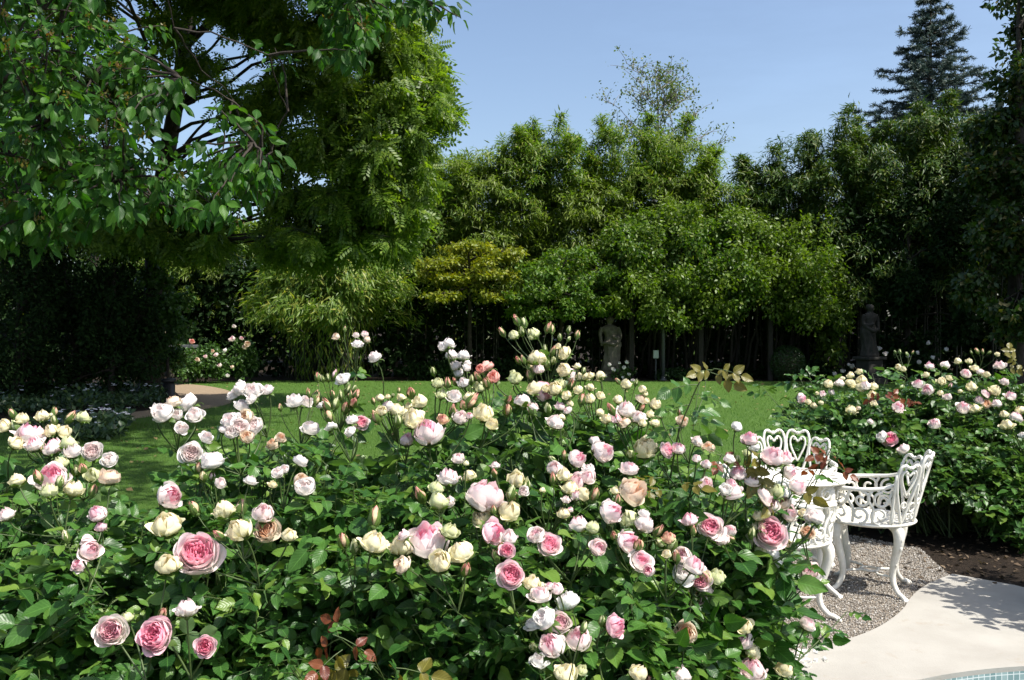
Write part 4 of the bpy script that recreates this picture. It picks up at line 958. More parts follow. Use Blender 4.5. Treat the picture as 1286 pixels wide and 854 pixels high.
# --- low planting in the shade at the back
def low(name, label, px, Y, topy, wpx, lmat='shrub', ls=.10, n=1500, cat='shrub', **k):
    t = at(px, topy, Y)[2]; x = at(px, 480, Y)[0]; r = wpx / 2 * Y / F
    return leafy(name, cat, label, (x, Y), [(x + dx * r, Y + dy, t * q, r * .55, .5, t * .42, n // 4) for dx, dy, q in ((-.5, 0, .5), (.5, .1, .5), (0, .2, .62), (0, -.25, .4))], SMALL_LEAF, lmat, ls, trunk_r=.03, part='foliage', **k)
def ball_shrub(label, px, Y, ypx, rpx):
    c = at(px, ypx, Y); r = rpx * Y / F; root = empty('clipped_box', (c[0], Y, 0), label, 'shrub'); Lf = Leaves(SMALL_LEAF); n = 5200
    d = unit(rv(n)); P = np.array([c[0], Y, r * .95]) + d * r * rng.uniform(.9, 1.03, n)[:, None]; P[:, 2] = np.abs(P[:, 2]); Lf.add(P, d * .5 + rv(n, .6), d + rv(n, .3), .055 * rng.uniform(.7, 1.2, n))
    T = MB(); T.tube([(c[0], Y, 0), (c[0], Y, r)], [.05, .03], 6); T.ball((c[0], Y, r * .95), r * .88, 10)
    o1 = T.build('stems', M['bark'], root); o2 = Lf.build('foliage', M['box'], root); shift([o1, o2], root)
ball_shrub('round clipped box ball at the edge of the lawn', 988, 26.9, 467, 22)
def flowering(name, label, px, Y, topy, wpx, nf, tint, fpx, lmat='shrub', spots=None, n=1500, ls=.10):
    r = low(name, label, px, Y, topy, wpx, lmat, ls, n); t = at(px, topy, Y)[2]; h = wpx / 2 * Y / F
    for i in range(nf):
        if spots: q = at(spots[i][0], spots[i][1], Y - .55)
        else: q = np.array([r.location.x + rng.normal(0, h * .55), Y - .5 + rng.normal(0, .15), t * rng.uniform(.55, 1.05)])
        tt = tint if isinstance(tint, str) else tint[i % len(tint)]
        add_bloom(r, 'W' if i % 2 else 'H', tt, q, (rng.normal(0, .4), -.6, .6), fpx * Y / F * rng.uniform(.8, 1.2))
    return r
flowering('white_rose', 'low rose with small white blooms at the feet of the pale statue', 775, 26.9, 458, 52, 9, 'white', 4.5, spots=[(778, 456), (784, 462), (790, 470), (770, 464), (782, 474), (760, 472), (795, 478), (765, 458), (787, 455)])
flowering('white_rose', 'low rose with white blooms below the shaded statue', 1075, 26.6, 462, 60, 8, 'white', 4.5, 'yew', spots=[(1066, 458), (1070, 460), (1079, 457), (1090, 449), (1058, 466), (1104, 438), (1112, 444), (1048, 470)])
flowering('white_rose', 'low rose with white blooms in shade behind the right rose bed', 1160, 25.5, 446, 70, 6, 'white', 5, 'yew', spots=[(1152, 443), (1154, 455), (1171, 449), (1188, 439), (1166, 431), (1140, 447)])
low('fern_clump', 'low dark ferny clump at the lawn edge under the yellow maple', 545, 27.0, 455, 90, 'yew', .14, 1300)
low('fern_clump', 'low dark leafy clump at the lawn edge under the green maple', 660, 27.0, 452, 90, 'yew', .14, 1300)
low('shade_shrub', 'low grey green shrub beside the thin lamp pole', 850, 27.2, 462, 60, 'box', .09, 1400)
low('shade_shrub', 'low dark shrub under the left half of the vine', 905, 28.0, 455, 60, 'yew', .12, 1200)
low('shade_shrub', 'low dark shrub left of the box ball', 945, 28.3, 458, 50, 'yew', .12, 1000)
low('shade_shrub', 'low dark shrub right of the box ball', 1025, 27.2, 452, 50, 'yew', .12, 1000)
leafy('standard_bay', 'tree', 'small dark standard tree with a thin bare stem behind the box ball', at(988, 470, 27.9)[:2], [C3(985, 405, 27.9, 22, 24, 900), C3(1000, 425, 27.8, 14, 12, 300)], SMALL_LEAF, 'yew', .11, trunk_r=.05)
# --- far wood behind everything
fw = Leaves(SMALL_LEAF); T = MB()
for X in np.arange(-46, 48, 1.6):
    for q in range(4): clump(fw, (X + rng.normal(0, .5), 40 + rng.normal(0, 2), 1.2 + q * 1.4), (1.9, 1.5, 1.1), 230, .42, .2, .6, .3)
tag(fw.build('treeline', M['bamboo_shaded']), kind='stuff')
hb = empty('shade_hedge', (0, 29.0, 0), 'long dark hedge added to deepen the shade under the trees along the back of the lawn', 'hedge'); L = Leaves(SMALL_LEAF); T = MB()  # hedge added to keep sky light out and darken the space below the trees
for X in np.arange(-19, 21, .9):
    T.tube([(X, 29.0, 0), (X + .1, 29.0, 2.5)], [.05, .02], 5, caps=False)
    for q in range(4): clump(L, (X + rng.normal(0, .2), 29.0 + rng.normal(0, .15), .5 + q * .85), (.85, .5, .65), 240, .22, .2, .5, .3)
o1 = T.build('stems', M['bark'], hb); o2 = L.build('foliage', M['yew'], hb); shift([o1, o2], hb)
# bare canes in the shade behind statues
T = MB()
k = 26; 
for i in range(k):
    x = rng.uniform(-4.5, 11); y = rng.uniform(28.2, 28.6); T.tube([(x, y, 0), (x + rng.normal(0, .1), y, 1.8), (x + rng.normal(0, .25), y, 3.6)], [.022, .018, .014], 5, caps=False)
tag(T.build('cane_thicket', M['culm']), kind='stuff')

# ------------------------------------------------------------------ left side
# big pinnate tree (locust-like): trunk beside the path
FROND = None
fv, ff, fu = [], [], []
for t, s in [(1.0, 0)] + [(t, s) for t in (.2, .36, .52, .68, .84) for s in (-1, 1)]:
    b = len(fv); c = np.array([0, t, -.25 * t * t]); d = unit(np.array([s * .9, .55 if s else 1, -.25])); sd = unit(np.cross(d, [0, 0, 1])); L_ = .30; w = .075
    fv += [c, c + d * L_ * .5 + sd * w, c + d * L_, c + d * L_ * .5 - sd * w]; ff.append((b, b + 1, b + 2, b + 3)); fu += [(0.5, 0), (1, .5), (.5, 1), (0, .5)]
FROND = (np.array(fv), np.array(ff), np.array(fu, float))
lb = gr(190, 497)
root = empty('locust_tree', (lb[0], lb[1], 0), 'large feathery leaved tree with a thick trunk by the path', 'tree')
T = MB(); Lf = Leaves(FROND)
tr = spline([(lb[0], lb[1], 0), (lb[0] + .1, lb[1] - .1, 2), (lb[0] + .3, lb[1] - .3, 4.2), (lb[0] + .9, lb[1] - .6, 7), (lb[0] + 1.4, lb[1] - .8, 10)], 5)
T.tube(tr, np.linspace(.27, .12, len(tr)) * np.array([1.35, 1.15] + [1] * (len(tr) - 2)), 12, caps=False)
lc = [(400, 306, 18, 34, 16, 150), (450, 304, 18, 34, 14, 130), (350, 308, 18.3, 30, 16, 150), (492, 295, 17.8, 26, 22, 300), (522, 258, 17.8, 16, 22, 180), (15, 190, 19, 50, 50, 420), (20, 280, 19, 44, 36, 380), (100, 275, 19, 40, 30, 380), (-10, 100, 19, 50, 60, 420), (190, 285, 19, 34, 26, 420), (230, 300, 19, 30, 22, 360), (150, 290, 19, 34, 26, 420), (250, 255, 19, 34, 26, 380), (270, 300, 19, 26, 18, 260), (205, 250, 19, 34, 26, 300), (205, 20, 18, 50, 30, 130), (250, 70, 18.5, 40, 30, 110), (330, 15, 18, 60, 40, 330), (395, 40, 17.5, 60, 50, 560), (460, 25, 17.5, 50, 50, 560), (510, 70, 17.5, 40, 44, 520), (545, 120, 18, 26, 30, 300), (560, 140, 18, 14, 16, 110), (530, 215, 17.8, 18, 20, 150), (515, 20, 18, 22, 24, 160), (495, 130, 17, 44, 44, 560), (440, 110, 17, 50, 48, 560), (370, 100, 17.5, 50, 40, 420), (520, 180, 17.5, 26, 34, 320), (470, 190, 17, 44, 42, 560), (415, 185, 17, 46, 40, 480), (350, 185, 18, 40, 36, 320), (300, 215, 18.5, 34, 28, 220), (480, 245, 17.5, 34, 34, 400), (430, 250, 17.5, 40, 36, 480), (375, 250, 18, 36, 32, 360), (450, 290, 18, 30, 22, 300), (400, 300, 18, 34, 24, 320), (360, 300, 18.5, 30, 24, 260), (545, 60, 18.5, 20, 24, 200), (300, 130, 19, 36, 26, 180), (150, 110, 19, 60, 50, 420), (90, 200, 19, 60, 50, 420), (160, 210, 19.5, 40, 36, 240),
      (300, -60, 18, 70, 60, 600), (400, -80, 17, 80, 50, 350), (480, -60, 17, 60, 40, 220), (200, -80, 18, 80, 70, 600), (80, -40, 18, 80, 80, 600), (60, 80, 18, 60, 60, 500), (330, -170, 18, 110, 70, 900), (200, -220, 19, 120, 80, 900), (60, -160, 18, 110, 80, 900), (-60, -60, 18, 100, 90, 900), (-40, 90, 18.5, 90, 70, 700), (250, -20, 18, 60, 50, 400), (420, -170, 17, 80, 50, 300)]
lw = [(x, y, z, 2.0, 1.8, 1.4, 1100) for x, y, z in ((-8.5, 15.5, 8.5), (-6.5, 15, 10), (-4.5, 16, 10.5), (-3.2, 15.5, 8.8), (-9.5, 17.5, 10), (-5.2, 13.8, 8.6), (-7.4, 13.6, 9), (-10.5, 15, 8), (-.6, 12, 9.6), (-2, 10.5, 9), (-3.6, 9, 8.6), (-1.5, 13.5, 9.8), (-4, 12, 9), (-2.5, 14.5, 10), (-5.5, 10.5, 8.6), (-6.5, 12.3, 9), (-5, 8.4, 8), (-7.5, 10.5, 8.2))]  # crown clumps out of view, added to shade the yews and left lawn
for c in [C3(px, py, Y, rx, ry, n, 1.1) for (px, py, Y, rx, ry, n) in lc] + lw:
    n = c[6]
    k = int(np.argmin(abs(tr[:, 2] - np.clip(c[2] - 1.0, 3.2, 9.5)))); P = limb(T, tr[k], c[:3], .042, .014, .07, 6, 10)
    sc, _ = ellipsoid_pts(14, c[:3], np.array(c[3:6]) * 1.0, .2)
    for q in sc:
        Q = limb(T, P[7], q, .013, .004, .08, 4, 6); m = int(n / 14 * 1.15 * rng.uniform(.4, 1.5))
        for s_, mm in ((q, m), (Q[3], m // 3)):
            P_, d = ellipsoid_pts(mm, s_, np.array(c[3:6]) * [.32, .32, .42], .1); Lf.add(P_ + [0, 0, -.08], d * [.6, .6, .25] + rv(mm, .55) + [0, 0, -.6], np.array([.15, -.25, .6]) + rv(mm, .75), .33 * rng.uniform(.7, 1.2, mm))
o1 = T.build('trunk', M['bark_dark'], root); o2 = Lf.build('crown', M['locust'], root, False); shift([o1, o2], root)

# near broad-leaved tree overhanging from the left
db = (-4.7, 5.2); root = empty('dogwood_tree', (*db, 0), 'broad leaved tree reaching in from the left, leaves hanging in pairs', 'tree')
T = MB(); Lf = Leaves(OVAL_LEAF); TF = Leaves(SMALL_LEAF)
tr = spline([(db[0], db[1], 0), (db[0] + .05, db[1], 1.4), (db[0] + .2, db[1], 2.8), (db[0] + .3, db[1] + .1, 5)], 5); T.tube(tr, np.linspace(.17, .06, len(tr)), 10, caps=False)
polyA = [(-90, -60), (120, -60), (160, 35), (215, 100), (150, 130), (190, 175), (260, 185), (330, 175), (345, 240), (320, 300), (250, 285), (200, 260), (120, 290), (60, 320), (-90, 330)]
polyB = [(385, -60), (478, -60), (480, 20), (462, 70), (440, 92), (415, 60), (392, 20)]
tips = []
while len(tips) < 250:
    x, y = rng.uniform(-90, 350), rng.uniform(-60, 330)
    if inside(polyA, np.array([x]), np.array([y]))[0]: tips.append((x, y, rng.uniform(3.9, 5.6)))
while len(tips) < 285:
    x, y = rng.uniform(380, 480), rng.uniform(-60, 92)
    if inside(polyB, np.array([x]), np.array([y]))[0]: tips.append((x, y, rng.uniform(4.3, 5.2)))
tips += [(505, 12, 4.7), (525, 15, 4.7), (555, 18, 4.65), (575, 20, 4.6), (490, 14, 4.7), (145, 55, 4.2), (60, 45, 4.1), (215, 110, 4.2), (205, 130, 4.2), (270, 135, 4.3), (320, 160, 4.4), (345, 60, 5)]
tips3 = [at(*t) for t in tips] + [np.array([db[0] + rng.uniform(-1.5, 2.6), db[1] + rng.normal(0, 1.0), rng.uniform(3.4, 6.2)]) for _ in range(120)] + [np.array([rng.uniform(-3.6, .6), rng.uniform(2.6, 8.0), rng.uniform(4.6, 6.6)]) for _ in range(200)] + [np.array(q) + rv(1, .55)[0] * [1, 1, .6] for q in ((.5, 7.0, 8.3), (.7, 9.0, 8.9), (-.2, 8.0, 8.6), (-.4, 10.4, 9.2), (-1.0, 7.4, 8.1), (.2, 11.2, 9.4), (-1.2, 9.4, 8.9), (-.8, 12.0, 9.5), (.1, 6.2, 7.9), (-1.6, 8.4, 8.4)) for _ in range(34)]  # outer and highest tips are out of view, added to shade leaves and lawn
hubs = [tr[k] + np.array([rng.uniform(.6, 1.9), rng.normal(0, .4), rng.uniform(-.3, .9)]) for k in rng.integers(8, len(tr) - 1, 26)]
for h in hubs: limb(T, tr[int(np.clip(h[2] / 5 * len(tr) * .8, 5, len(tr) - 2))], h, .035, .014, .06)
br = at(300, -60, 4.9); limb(T, tr[-5], br, .03, .018, .03); hubs.append(br)
for _ in range(18):
    h = np.array([rng.uniform(-3.2, .2), rng.uniform(3.0, 7.4), rng.uniform(4.6, 5.8)]); limb(T, tr[-2], h, .04, .014, .05); hubs.append(h)
for q in ((.5, 7.0, 8.0), (.7, 9.0, 8.6), (-.4, 10.4, 8.9), (-.8, 12.0, 9.2), (-1.2, 8.4, 8.2)): limb(T, tr[-1], np.array(q), .05, .014, .05); hubs.append(np.array(q))
hubs.append(at(440, -30, 4.8)); limb(T, br, hubs[-1], .018, .010, .03)
limb(T, hubs[-1], at(578, 22, 4.6), .009, .002, .02)
h2 = []
for e in tips3[::3]:
    h = min(hubs, key=lambda q: np.linalg.norm(q - e)); v = e - h; L_ = np.linalg.norm(v); h2.append((L_, e - v / L_ * min(.35, L_ * .5) + np.array([0, .15, .08])))
h2.sort(key=lambda q: q[0])
for L_, p_ in h2:      # each twig node grows from the nearest node already on the tree
    h = min(hubs, key=lambda q: np.linalg.norm(q - p_)); l_ = np.linalg.norm(p_ - h); limb(T, h, p_, .004 + .004 * min(1, l_), .003, .09, 5, 8); hubs.append(p_)
for e in tips3:
    h = min(hubs, key=lambda q: np.linalg.norm(q - e)); P = limb(T, h, e, .008, .002, .07, 4, 7)
    m = 9 if e[2] < 3.4 else 11
    dirv = unit(e - h); idx = np.linspace(3.2, 6, m)
    for q in idx:
        c = P[int(q)] * (1 - q % 1) + P[min(6, int(q) + 1)] * (q % 1)
        for s_ in (-1, 1):
            a = rng.random() * 6.28; o = np.array([math.cos(a), math.sin(a), 0]) * .04 + rv(1, .03)[0]
            Lf.add((c + o)[None], (o * 9 + dirv * .35 + [0, 0, -.62] + rv(1, .38)[0])[None], (np.array([.25, -.45, .8]) + rv(1, .5)[0])[None], (.072 if e[2] < 6.6 else .125) * rng.uniform(.55, 1.25))
    if rng.random() < .35: TF.add(e + rv(14, .014), rv(14) + [0, 0, 1], rv(14), .022)
o1 = T.build('trunk', M['bark_dark'], root); o2 = Lf.build('crown', M['dogwood'], root); o3 = TF.build('flower_heads', M['bronze_leaf'], root); shift([o1, o2, o3], root)

# dark evergreens under the trees at left
def yewb(label, px, Y, topy, wpx, n=5200, mat='yew'):
    x = at(px, 480, Y)[0]; t = at(px, topy, Y)[2]; r = wpx / 2 * Y / F
    return leafy('yew_shrub', 'shrub', label, (x, Y), [(x + rng.normal(0, r * .45), Y + rng.normal(0, .4), t * q, r * .62, .9, t * .26, n // 5) for q in (.15, .2, .3, .4, .5, .6, .68, .78, .84)], SMALL_LEAF, mat, .085, trunk_r=.07, droop=.5, part='foliage')
yewb('dark yew at the left edge behind the bedding flowers', 20, 18.5, 285, 150)
yewb('dark yew second from the left edge, left of the locust trunk', 100, 19.5, 300, 130)
yewb('dark yew close against the left side of the locust trunk', 140, 19.2, 318, 110)
yewb('tall dark evergreen out beyond the left edge of the photo', -110, 17.5, 200, 180)
for lab, px, Y, ty, w, mt in (('pale green shrub glimpsed behind the yews at left', 175, 30, 290, 130, 'shrub'), ('dark evergreen far behind the left edge yew', 40, 30, 200, 190, 'yew'), ('dark evergreen far behind, above the second yew', 130, 31, 240, 150, 'yew')):
    yewb(lab, px, Y, ty, w, 4200, mt)
leafy('climbing_rose', 'shrub', 'leafy bright green climber just right of the locust trunk', at(212, 480, 20.6)[:2], [C3(205, 385, 20.3, 26, 22, 900), C3(222, 410, 20.3, 20, 22, 700), C3(200, 430, 20.2, 20, 18, 600), C3(222, 448, 20.8, 18, 18, 500), C3(230, 378, 20.6, 14, 12, 300), C3(195, 350, 20.2, 24, 22, 700), C3(180, 400, 20.0, 16, 30, 600), C3(190, 315, 20.2, 24, 22, 500)], SMALL_LEAF, 'shrub', .11, trunk_r=.04, part='foliage')
flowering('background_rose', 'rose bush with pale peach blooms between the path and the weeping bamboo', 258, 25.6, 436, 80, 8, ('peach', 'blush', 'white'), 5, spots=[(267, 441), (272, 446), (283, 440), (292, 461), (276, 459), (286, 472), (248, 452), (258, 448)], n=2400)
flowering('background_rose', 'rose bush with pink blooms in front of the weeping bamboo skirt', 305, 26.2, 425, 46, 5, ('pink', 'peach', 'pale'), 6, spots=[(303, 425), (311, 432), (294, 410), (292, 426), (308, 436)], n=1500)
flowering('background_rose', 'rose bush with peach blooms on the green climber at the trunk', 232, 25.0, 432, 34, 4, ('peach', 'salmon', 'cream'), 5.5, spots=[(230, 420), (241, 429), (211, 417), (225, 432)], n=900)
# bedding flowers: leaves and small white flowers along the path
def bedding(name, poly, n, nf, hgt):
    P = np.array([gr(x, y)[:2] for x, y in poly]); a, b = P.min(0), P.max(0); q = rng.random((n * 3, 2)) * (b - a) + a; q = q[inside(P, q[:, 0], q[:, 1])][:n]
    z = hgt * (.3 + .7 * rng.random(len(q))) * (.7 + .3 * np.sin(q[:, 0] * 3) * np.sin(q[:, 1] * 2.3)); L = Leaves(SMALL_LEAF)
    L.add(np.column_stack([q, z]), rv(len(q)) + [0, 0, .2], np.array([0, -.2, 1.]) + rv(len(q), .4), .11 * rng.uniform(.6, 1.2, len(q)))
    o = L.build(name, M['bedding']); tag(o, kind='stuff')
    w = Leaves(SMALL_LEAF); q = q[:nf]; z = hgt * rng.uniform(.9, 1.25, len(q))
    for k in range(4):
        an = k * PI / 2 + .3; w.add(np.column_stack([q, z]), np.array([math.cos(an), math.sin(an) - .2, .3]) + rv(len(q), .2), np.array([0, -.7, 1.]) + rv(len(q), .3), .042)
    tag(w.build('bedding_blossom', M['whiteflower']), kind='stuff')
M['bedding'] = leaf_mat('bedding_leaf', (.02, .045, .018), (.045, .085, .035), (.08, .13, .03), .4, .2)
M['whiteflower'] = leaf_mat('white_flower', (.55, .58, .62), (.7, .7, .74), (.5, .35, .5), .6, .3, (1, 1, 1))
bedding('bedding_foliage', [(-120, 492), (195, 492), (212, 500), (205, 512), (120, 521), (-120, 530)], 9000, 110, .35)
bedding('bedding_foliage', [(70, 534), (150, 529), (166, 534), (150, 552), (90, 560), (30, 556)], 2600, 34, .25)
# ------------------------------------------------------------------ path light, bench, lamp pole, statues
M['black'] = plain_mat('black_metal', (.012, .012, .012), (.02, .02, .02), 30, .45)
M['greymetal'] = plain_mat('grey_metal', (.07, .075, .08), (.11, .115, .12), 20, .5)
M['stone'] = plain_mat('stone', (.07, .06, .045), (.14, .125, .095), 9, .9, .5, .02)
M['stone_shaded'] = plain_mat('stone_shaded', (.018, .017, .014), (.045, .042, .035), 9, .9, .5, .02)  # darker stone: the shade on the second statue is put into its colour
g0 = gr(212, 503); bl = empty('path_light', (g0[0], g0[1], 0), 'short black cylindrical path light at the edge of the gravel path', 'path light')
B = MB(); B.lathe([(.16, 0), (.16, .03), (.13, .035), (.13, .34), (.115, .345), (.115, .40)], 18); B.build('body', M['black'], bl)
B = MB(); B.lathe([(.15, .40), (.155, .41), (.155, .45), (.14, .47), (.04, .48)], 18); B.build('cap', M['black'], bl)
q = at(228, 470, 25.9); bn = empty('garden_bench', (q[0], 25.9, 0), 'pale grey slab bench showing above the background roses', 'bench')
zt = at(228, 433, 25.9)[2]
B = MB(); B.box(-.42, .42, -.2, .2, zt - .10, zt); B.build('slab', M['greymetal'], bn, False, .015)
for s in (-1, 1):
    B = MB(); B.box(s * .3 - .07, s * .3 + .07, -.15, .15, 0, zt - .102); B.build('leg', M['stone'], bn, False, .02)
x = at(833, 470, 27.0)[0]; lp = empty('lamp_pole', (x, 27.0, 0), 'thin grey metal pole standing in the shade right of the pale statue', 'pole')
B = MB(); B.tube([(0, 0, 0), (0, 0, 3.2)], [.055, .05], 12); B.build('shaft', M['greymetal'], lp)
B = MB(); B.lathe([(.12, 0), (.12, .02), (.07, .05), (.07, .12)], 12); B.build('foot', M['greymetal'], lp)
x = at(824, 445, 27.05)[0]; zb = at(824, 445, 27.05)[2]; bx = empty('meter_box', (x, 27.1, 0), 'small pale green box on a stake, left of the thin pole', 'box')
B = MB(); B.box(-.08, .08, -.04, .04, zb - .12, zb + .12); B.build('case', plain_mat('box_paint', (.40, .46, .42), (.5, .55, .5), 10, .6), bx, False, .012)
B = MB(); B.tube([(0, 0, 0), (0, 0, zb - .12)], .02, 8); B.build('stake', M['greymetal'], bx)

def statue(label, px, Y, heady, footy, mat, flip=1, yaw=0.0):
    zt, zf = at(px, heady, Y)[2], at(px, footy, Y)[2]; H = zt - zf; x = at(px, 450, Y)[0]
    root = empty('statue', (x, Y, 0), label, 'statue', None, yaw)
    # one loft: draped body in contrapposto, neck and head
    st = [  # z, rx, ry, cx, fold
        (0, .175, .15, 0, .5), (.03, .18, .155, 0, .6), (.12, .155, .135, .005, .9), (.25, .14, .12, .015, 1), (.36, .14, .115, .025, 1), (.45, .15, .12, .035, .9), (.52, .155, .12, .035, .7), (.57, .14, .105, .025, .5),
        (.63, .115, .085, .01, .35), (.68, .12, .09, 0, .3), (.735, .14, .095, -.012, .25), (.785, .145, .085, -.018, .15), (.82, .12, .07, -.02, .05), (.84, .065, .055, -.02, 0), (.858, .042, .044, -.018, 0),
        (.872, .045, .05, -.016, 0), (.89, .058, .066, -.014, 0), (.915, .066, .076, -.012, 0), (.94, .066, .078, -.010, 0), (.965, .058, .070, -.010, 0), (.985, .040, .05, -.010, 0), (1.0, .012, .015, -.010, 0)]
    seg = 40; V, Fs = [], []
    for i, (z, rx, ry, cx, fo) in enumerate(st):
        for k in range(seg):
            a = 2 * PI * k / seg; f = 1 + fo * (.10 * math.sin(a * 7 + z * 9) + .06 * math.sin(a * 12 - z * 14 + 1))
            front = 0
            if z > .86 and z < .97:  # face: nose, brow
                t = math.exp(-((a - 1.5 * PI) / .16) ** 2); front = .012 * t * math.exp(-((z - .912) / .018) ** 2) - .006 * math.exp(-((abs(a - 1.5 * PI) - .36) / .16) ** 2) * math.exp(-((z - .927) / .010) ** 2)
            V.append(((cx * flip + rx * f * math.cos(a)) * H, ((ry * f + front) * math.sin(a)) * H, z * H + zf))
    for i in range(len(st) - 1):
        for k in range(seg): Fs.append((i * seg + k, i * seg + (k + 1) % seg, (i + 1) * seg + (k + 1) % seg, (i + 1) * seg + k))
    Fs += [tuple(reversed(range(seg))), tuple((len(st) - 1) * seg + k for k in range(seg))]
    B = MB(); B.add(V, Fs)
    def arm(pts, rs): B.tube(spline([(flip * a * H, b * H, c * H + zf) for a, b, c in pts], 4), np.interp(np.linspace(0, 1, 4 * (len(pts) - 1) + 1), np.linspace(0, 1, len(rs)), rs) * H, 10)
    arm([(.125, 0, .80), (.165, -.01, .70), (.17, -.03, .62), (.11, -.10, .60), (.02, -.12, .63)], [.042, .036, .034, .028, .024])
    arm([(-.15, 0, .80), (-.19, 0, .70), (-.185, -.02, .60), (-.17, -.05, .50), (-.165, -.06, .46)], [.042, .036, .032, .026, .026])
    # drapery swag over the hip and hair bun
    B.tube(spline([(flip * a * H, b * H, c * H + zf) for a, b, c in ((-.16, -.05, .50), (-.08, -.13, .52), (.04, -.135, .49), (.14, -.08, .56), (.17, .0, .62))], 5), .032 * H, 8)
    B.ball((-.01 * H * flip, .055 * H, .955 * H + zf), .045 * H, 8)
    o = B.build('figure', M[mat], root); rm = o.modifiers.new('remesh', 'REMESH'); rm.mode = 'VOXEL'; rm.voxel_size = .018; rm.use_smooth_shade = True
    B = MB(); w = .24 * H; B.box(-w * .95, w * .95, -w * .9, w * .9, zf - .08, zf + .004); B.box(-w * .75, w * .75, -w * .7, w * .7, .18, zf - .081); B.box(-w, w, -w * .95, w * .95, 0, .179); B.build('pedestal', M[mat], root, False, .02)
statue('pale stone statue of a draped woman in shade under the vine', 767, 26.9, 397, 466, 'stone')
statue('stone statue coloured dark for the shade it is almost lost in, behind the right rose bed', 1092, 25.2, 382, 448, 'stone_shaded', -1, .4)

# ------------------------------------------------------------------ white cast furniture
m, nt, out = new_mat('white_cast'); tc = nd(nt, 'ShaderNodeTexCoord')
n1 = noise(nt, 9, 5, tc.outputs['Object'], .7); g = nd(nt, 'ShaderNodeNewGeometry')
col = mixc(nt, math_n(nt, 'MULTIPLY_ADD', n1, 3.2, -1.55, clamp=True), (.74, .72, .65), (.52, .48, .38))
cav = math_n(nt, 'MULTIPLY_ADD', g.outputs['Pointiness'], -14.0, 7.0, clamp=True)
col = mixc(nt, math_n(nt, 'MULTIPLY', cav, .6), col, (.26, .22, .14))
n5 = noise(nt, 38, 5, tc.outputs['Object'], .75)
col = mixc(nt, math_n(nt, 'MULTIPLY_ADD', n5, 9.0, -5.9, clamp=True), col, (.22, .12, .06))
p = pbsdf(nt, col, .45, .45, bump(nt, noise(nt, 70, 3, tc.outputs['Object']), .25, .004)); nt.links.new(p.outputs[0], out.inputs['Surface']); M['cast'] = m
SR, SZ = .255, .43
def P2(s, h, R0=SR - .01, lean=.30):
    a = s / SR; r = R0 + lean * max(0, h - SZ) ** 1.1 * .9
    return np.array([r * math.sin(a), -r * math.cos(a), h])
def onback(pts, lean=.30): return np.array([P2(s, h, SR - .012, lean) for s, h in pts])
def heart(w, h, dip=.10):
    half = [(0, 0), (.20 * w, .22 * h), (.42 * w, .52 * h), (.50 * w, .78 * h), (.42 * w, .95 * h), (.26 * w, 1.0 * h), (.10 * w, (1 - dip * .6) * h), (0, (1 - dip) * h)]
    return half + [(-a, b) for a, b in half[-2:0:-1]]
def ring2(cs, ch, r, n=12): return [(cs + r * math.cos(2 * PI * k / n), ch + r * math.sin(2 * PI * k / n)) for k in range(n)]
def scroll(x0, y0, r, turns=1.4, sgn=1, a0=0, n=16):
    return [(x0 + r * (1 - .75 * k / n) * math.cos(a0 + sgn * turns * 2 * PI * k / n), y0 + r * (1 - .75 * k / n) * math.sin(a0 + sgn * turns * 2 * PI * k / n)) for k in range(n + 1)]
def flat_lattice(B, R0, z, nrad, wr):
    B.lathe([(R0 - wr, z - .008), (R0 - wr * .3, z - .014), (R0, z - .006), (R0 + .004, z), (R0 - .004, z + .006), (R0 - wr, z + .004)], 48, caps=False)
    B.lathe([(.0005, z + .006), (.05, z + .005), (.06, z), (.05, z - .008), (.0005, z - .008)], 20)
    for i in range(nrad):
        a = 2 * PI * i / nrad; w = 2 * PI * (R0 * .62) / nrad * .86
        for (r0, L_, ww) in ((.058, R0 - wr - .05, w), (.10, (R0 - wr - .09) * .62, w * .55)):
            pts = [(r0 + y, x) for x, y in heart(ww, L_, .12)]; pts = spline([(px_ * math.cos(a) - py_ * math.sin(a), px_ * math.sin(a) + py_ * math.cos(a), z) for px_, py_ in pts], 3, True)
            B.tube(pts, .0095, 6, True, flat=.7)
        a2 = a + PI / nrad; c = (R0 - wr - .03); B.lathe([(.002, z + .004), (.018, z + .002), (.018, z - .006), (.002, z - .006)], 10, (c * math.cos(a2), c * math.sin(a2), 0))
def cabriole(B, ang, top, H, foot=.29, knee=.035, out0=.205):
    prof = [(out0 - .02, H), (out0 + knee * .7, H - .02), (out0 + knee, H - .075), (out0 + knee * .55, H * .66), (out0 - .012, H * .40), (out0 - .008, H * .22), (out0 + .03, H * .10), (foot - .02, .028), (foot, .014), (foot + .012, .020)]
    P = spline([(r * math.sin(ang), r * math.cos(ang), z) for r, z in prof], 4)
    rad = np.interp(np.linspace(0, 1, len(P)), [0, .12, .28, .45, .65, .85, .95, 1], [.028, .033, .027, .019, .0145, .014, .019, .014]); B.tube(P, rad, 8)
    for k, (r, z) in enumerate(((out0 + knee + .018, H - .07), (out0 + knee * .9 + .016, H - .12), (out0 + .02, H * .58), (out0 + .012, H * .47))): B.ball((r * math.sin(ang), r * math.cos(ang), z), .013 - .0015 * k, 6, (1, 1, 1.7))
